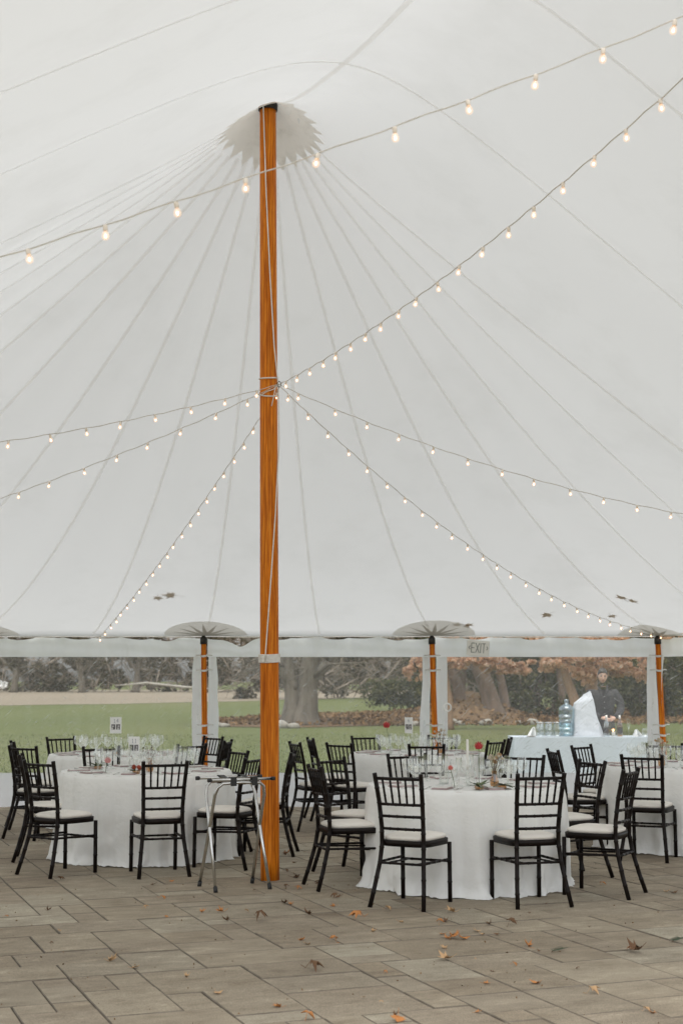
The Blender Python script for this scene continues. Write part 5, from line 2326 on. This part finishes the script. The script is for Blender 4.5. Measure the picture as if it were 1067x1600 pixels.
# pale rocks edging the mulch bed
rk = [(-4.35, 49.6, .34), (-4.0, 49.4, .26), (-2.05, 48.3, .42), (-1.6, 48.2, .30), (2.6, 50.8, .30), (3.9, 51.3, .38), (4.3, 51.6, .26), (5.2, 51.6, .40), (6.3, 51.9, .30), (6.9, 52.2, .34), (8.4, 52.9, .30), (-4.9, 49.9, .28)]
for i, (x, y, s) in enumerate(rk):
    vs, fs = sphere((0, 0, s * .2), s * .72, 12, 8, (1, .8, .55))
    vs = [Vector(v) * (1 + .28 * noise.noise((v[0] * 3 / s * .4 + i, v[1] * 3 / s * .4, v[2] * 3))) for v in vs]
    o = MB().add(vs, fs).obj('edging_rock', 'rock_pale', loc=(x, y, -.02))
    where = ['left of the centre pole', 'left of the centre pole', 'at the foot of the forked tree', 'at the foot of the forked tree'] + ['right of the forked tree'] * 3 + ['below the leaning trunks'] * 4 + ['left of the centre pole']
    tag(o, f"pale edging rock, {where[i]}", 'rock', 'pale rocks edging the mulch bed')
order = sorted(range(len(rk)), key=lambda i: rk[i][0] / rk[i][1])
rocks = [o for o in COL.objects if o.name.startswith('edging_rock')]
for rank, i in enumerate(order):
    rocks[i]['label'] = f"pale edging rock, {ORD[rank]} from the left, {where[i]}"
# leaf litter on the mulch
N = 22000
lx = nrng.uniform(-5, 26, N)
ly = nrng.uniform(50.5, 78, N)
ok = (ly > 49.5 + .28 * np.maximum(0, lx + 2) * .6) & (ly < 60 + (lx + 4) * 1.9)
lz = np.maximum(0, -.05 + 1.05 * np.exp(-(((lx - 1.0) / 9.5 - .44) / .20) ** 2) * np.sin(np.pi * ((ly - 55.5) / 10).clip(0, 1)) ** .8)
c = np.stack([lx, ly, lz + nrng.uniform(.0, .12, N)], 1)[ok]
o = link(np_mesh('leaf_litter', *leaf_cloud(c, .15, .8), 'fol_mulch'), 'leaf_litter')
o['kind'] = 'stuff'
# mound of brown leaves left of the bushes
vs, fs = grid(lambda u, v: (1.0 + 9.5 * u, 55.5 + 10 * v, -.05 + 1.05 * math.exp(-((u - .44) / .20) ** 2) * math.sin(PI * v) ** .8 * (1 + .35 * noise.noise((u * 7, v * 6, 0)))), 40, 24)
o = MB().add(vs, fs).obj('mulch_mound', 'mulch', kind='structure')
# grass blades near the patio edge
N = 26000
gy = 18.7 + nrng.uniform(0, 1, N) ** 1.6 * 24
gx = nrng.uniform(-.30, .30, N) * gy
base_ = np.stack([gx, gy, np.full(N, -.03)], 1)
h_ = nrng.uniform(.03, .07, (N, 1))
d_ = nrng.normal(size=(N, 3)) * [.015, .015, 0]
side = nrng.normal(size=(N, 3)) * [1, 1, 0]
side /= np.linalg.norm(side, axis=1)[:, None]
V = np.stack([base_ - side * .008, base_ + side * .008, base_ + d_ + h_ * [0, 0, 1]], 1).reshape(-1, 3)
o = link(np_mesh('grass', V, np.arange(3 * N).reshape(N, 3), 'fol_grass'), 'grass')
o['kind'] = 'stuff'

# ------------------------------------------------------------------ fallen leaves
def leaf_shape(seed, curl):
    r = random.Random(seed)
    pts = []
    lobes = 5
    for k in range(lobes):
        a = R_(-110 + 220 * k / (lobes - 1)) + PI / 2
        L = [.62, .85, 1.0, .85, .62][k] * r.uniform(.85, 1.1)
        for da, m in ((-.24, .66), (-.11, .82), (0, 1.0), (.12, .80), (.25, .64)):
            pts.append((a + da, L * m))
        pts.append((a + .43, .46))
    vs = [(0, -.12, 0)]
    for a, L in pts:
        x, y = L * math.cos(a) * .5, L * math.sin(a) * .5
        z = curl * (x * x * 1.6 + .5 * abs(y) * y) + .06 * noise.noise((x * 4, y * 4, seed)) + .03
        vs.append((x, y, z))
    n = len(pts)
    fs = [(0, 1 + k, 1 + (k + 1) % n) for k in range(n)]
    zmin = min(v[2] for v in vs)
    vs = [(v[0], v[1], v[2] - zmin) for v in vs]
    b = MB().add(vs, fs)
    b.add(*tube([(0, -.12, -zmin + .0), (.03, -.35, .03), (.08, -.60, .10)], .012, 4))
    return b


LEAFM = {}
for mat in ('fall_orange', 'fall_tan', 'fall_brown'):
    for k in range(3):
        LEAFM[(mat, k)] = leaf_shape(k * 7 + 3, [.5, 1.6, -1.2][k]).mesh('leaf', mat)
LEAVES = [
    (-1.449, 11.248, 0.066, 'fall_brown'),
    (-2.228, 11.517, 0.069, 'fall_brown'),
    (-1.333, 11.426, 0.056, 'fall_orange'),
    (-2.008, 10.005, 0.052, 'fall_brown'),
    (-2.234, 9.736, 0.036, 'fall_orange'),
    (-1.298, 10.543, 0.058, 'fall_orange'),
    (-1.355, 10.102, 0.043, 'fall_tan'),
    (-0.946, 9.936, 0.059, 'fall_orange'),
    (-0.814, 9.936, 0.066, 'fall_orange'),
    (-0.753, 9.582, 0.059, 'fall_brown'),
    (-0.531, 9.608, 0.105, 'fall_brown'),
    (-1.16, 9.697, 0.035, 'fall_orange'),
    (-0.649, 9.936, 0.039, 'fall_tan'),
    (-1.735, 8.764, 0.028, 'fall_brown'),
    (-1.289, 8.221, 0.067, 'fall_tan'),
    (-1.136, 8.041, 0.07, 'fall_tan'),
    (-0.826, 7.809, 0.047, 'fall_tan'),
    (-0.624, 7.4, 0.064, 'fall_tan'),
    (-0.303, 7.094, 0.057, 'fall_orange'),
    (-0.165, 6.85, 0.09, 'fall_orange'),
    (-0.244, 8.87, 0.051, 'fall_orange'),
    (-0.205, 8.743, 0.057, 'fall_tan'),
    (-0.047, 8.827, 0.063, 'fall_orange'),
    (-0.157, 7.979, 0.093, 'fall_brown'),
    (-0.399, 10.318, 0.08, 'fall_brown'),
    (-0.227, 9.842, 0.071, 'fall_brown'),
    (-0.055, 10.187, 0.042, 'fall_orange'),
    (-0.361, 11.666, 0.07, 'fall_brown'),
    (-0.329, 11.025, 0.06, 'fall_orange'),
    (-0.42, 11.161, 0.041, 'fall_brown'),
    (-0.186, 11.301, 0.049, 'fall_brown'),
    (-0.653, 10.909, 0.028, 'fall_brown'),
    (-1.069, 10.589, 0.023, 'fall_brown'),
    (-0.033, 10.589, 0.068, 'fall_brown'),
    (-0.663, 8.827, 0.015, 'fall_brown'),
    (-1.773, 9.206, 0.038, 'fall_tan'),
    (0.312, 10.018, 0.06, 'fall_tan'),
    (0.109, 9.66, 0.099, 'fall_orange'),
    (0.751, 9.923, 0.085, 'fall_tan'),
    (0.677, 9.559, 0.065, 'fall_brown'),
    (0.636, 9.46, 0.059, 'fall_orange'),
    (0.385, 9.534, 0.048, 'fall_tan'),
    (0.198, 9.175, 0.042, 'fall_tan'),
    (0.953, 9.436, 0.058, 'fall_brown'),
    (1.088, 9.436, 0.083, 'fall_brown'),
    (0.847, 9.198, 0.071, 'fall_tan'),
    (0.656, 8.94, 0.091, 'fall_orange'),
    (0.694, 8.973, 0.089, 'fall_orange'),
    (0.738, 8.929, 0.089, 'fall_orange'),
    (0.627, 9.084, 0.061, 'fall_orange'),
    (0.877, 9.084, 0.048, 'fall_tan'),
    (0.967, 9.084, 0.051, 'fall_brown'),
    (0.604, 8.635, 0.061, 'fall_tan'),
    (1.105, 8.686, 0.07, 'fall_orange'),
    (1.15, 8.525, 0.032, 'fall_brown'),
    (0.592, 8.285, 0.102, 'fall_tan'),
    (0.951, 8.12, 0.04, 'fall_orange'),
    (0.751, 7.64, 0.053, 'fall_orange'),
    (1.011, 7.64, 0.076, 'fall_orange'),
    (1.295, 8.031, 0.029, 'fall_brown'),
    (0.817, 7.945, 0.034, 'fall_brown'),
    (1.713, 8.525, 0.111, 'fall_brown'),
    (1.691, 8.555, 0.066, 'fall_orange'),
    (1.264, 7.41, 0.071, 'fall_tan'),
    (1.448, 7.011, 0.044, 'fall_tan'),
    (1.473, 6.971, 0.044, 'fall_orange'),
    (0.648, 6.997, 0.045, 'fall_orange'),
    (0.262, 6.849, 0.094, 'fall_orange'),
    (0.25, 6.932, 0.045, 'fall_brown'),
    (0.194, 7.201, 0.032, 'fall_tan'),
    (0.236, 7.911, 0.029, 'fall_orange'),
    (0.109, 7.322, 0.024, 'fall_tan'),
    (1.583, 9.351, 0.023, 'fall_brown'),
    (2.423, 10.87, 0.063, 'fall_tan'),
    (2.456, 10.805, 0.067, 'fall_brown'),
    (2.009, 11.24, 0.064, 'fall_orange'),
    (1.44, 10.301, 0.028, 'fall_brown'),
    (1.272, 9.882, 0.025, 'fall_brown'),
    (0.753, 8.294, 0.019, 'fall_tan'),
    (-0.492, 13.213, 0.082, 'fall_orange'),
    (-0.511, 13.129, 0.052, 'fall_brown'),
    (-0.405, 12.578, 0.047, 'fall_brown'),
    (-0.368, 11.643, 0.082, 'fall_brown'),
    (-0.413, 11.123, 0.038, 'fall_brown'),
    (-0.46, 12.002, 0.044, 'fall_brown'),
    (-0.181, 11.297, 0.052, 'fall_brown'),
    (-0.034, 10.571, 0.07, 'fall_brown'),
    (0.051, 11.209, 0.026, 'fall_brown'),
    (-0.055, 10.184, 0.049, 'fall_orange'),
    (-0.341, 13.336, 0.037, 'fall_tan'),
    (-0.358, 10.256, 0.053, 'fall_orange')]
FW = {'fall_orange': 'orange-brown', 'fall_tan': 'pale tan', 'fall_brown': 'dark brown'}
lr = random.Random(3)


def where_leaf(x, y):
    if y < 8.2:
        a = 'at the very front of the patio'
    elif y < 9.3:
        a = 'on the open front pavers'
    elif y < 10.6:
        a = 'on the pavers just before the tables'
    else:
        a = 'on the pavers among the chair legs'
    return a


leafrec = []
for x, y, s, mat in LEAVES:
    k = lr.randrange(3)
    o = link(LEAFM[(mat, k)], 'fallen_leaf', None, (x, y, .001 + .05 * s), (lr.uniform(-.3, .3), lr.uniform(-.3, .3), lr.uniform(0, 2 * PI)), (s * 1.22, s * 1.22, s * lr.uniform(1.1, 2.0)))
    o['category'] = 'leaf'
    o['group'] = 'fallen leaves on the patio'
    leafrec.append((mat, where_leaf(x, y), x / y, o))
bk = {}
for mat, wh, u, o in leafrec:
    bk.setdefault((mat, wh), []).append((u, o))
ORD2 = ORD + ['thirteenth', 'fourteenth', 'fifteenth', 'sixteenth', 'seventeenth', 'eighteenth', 'nineteenth', 'twentieth'] + ['twenty-' + w for w in ORD[:9]] + ['thirtieth']
for (mat, wh), L_ in bk.items():
    L_.sort(key=lambda q: q[0])
    for i, (u, o) in enumerate(L_):
        o['label'] = f"{FW[mat]} fallen leaf {wh}, {ORD2[i]} such from the left"
# leaves and twigs lying on top of the tent roof, showing through it
ROOFL = [
    (-2.161, 16.763, 0.11, 'faint leaf on the tent roof above the left slim pole, left of a pair'),
    (-1.997, 16.715, 0.15, 'faint large leaf on the tent roof above the left slim pole'),
    (1.417, 17.588, 0.09, 'small leaf shadow on the roof just above the EXIT sign, left one'),
    (1.553, 17.609, 0.12, 'star-shaped leaf shadow on the roof above the EXIT sign, right one'),
    (2.497, 17.284, 0.14, 'leaf shadow on the roof between the EXIT sign and right pole'),
    (3.286, 16.656, 0.13, 'leaf shadow at the left end of the streak above the right pole'),
    (3.39, 16.656, 0.12, 'leaf shadow at the right end of the streak above the right pole'),
    (3.273, 17.284, 0.1, 'leaf shadow beside the lowest bulbs above the right pole')]
ROOFM = [leaf_shape(k * 7 + 3, .4).mesh('roof_leaf', 'wet_leaf') for k in range(3)]
for i, (x, y, s, lab) in enumerate(ROOFL):
    e = .05
    nx = (zcan(x - e, y) - zcan(x + e, y)) / (2 * e)
    ny = (zcan(x, y - e) - zcan(x, y + e)) / (2 * e)
    nv_ = Vector((nx, ny, 1)).normalized()
    q = Vector((0, 0, 1)).rotation_difference(nv_)
    o = link(ROOFM[i % 3], 'roof_leaf', None, (x, y, zcan(x, y) + .004), None, (s * 1.7, s * 1.7, s * .15))
    o.rotation_euler = (q.to_matrix() @ Matrix.Rotation(i * 1.7, 3, 'Z')).to_euler()
    tag(o, lab, 'leaf', 'leaves lying on the tent roof')
# evergreen sprigs
for (x, y, lab) in ((2.02 * .62, 8.52, 'grey-green evergreen sprig on the pavers at the front right of centre'), (2.02, 8.85, 'small grey-green evergreen sprig near the right picture edge')):
    t = thing('evergreen_sprig', lab, 'sprig', (x, y, .004), lr.uniform(0, 2))
    MB().add(*tube([(-.06, 0, .004), (0, .01, .012), (.07, 0, .006)], .0022, 5)).obj('stem', 'stem_brown', t)
    b = MB()
    for k in range(22):
        u = -.05 + .12 * k / 22
        s = 1 if k % 2 else -1
        b.add(*tube([(u, 0, .010), (u + .02, s * .028, .014)], [.0018, .0008], 4))
    b.obj('needles', 'twig_green', t)
# grit and crumbs of leaf
N = 500
gy = nrng.uniform(6.3, 15, N)
gx = nrng.uniform(-.27, .27, N) * gy
o = link(np_mesh('leaf_crumbs', *leaf_cloud(np.stack([gx, gy, np.full(N, .005)], 1), .011, .6, .5, .0), 'fol_mulch'), 'leaf_crumbs')
o['kind'] = 'stuff'
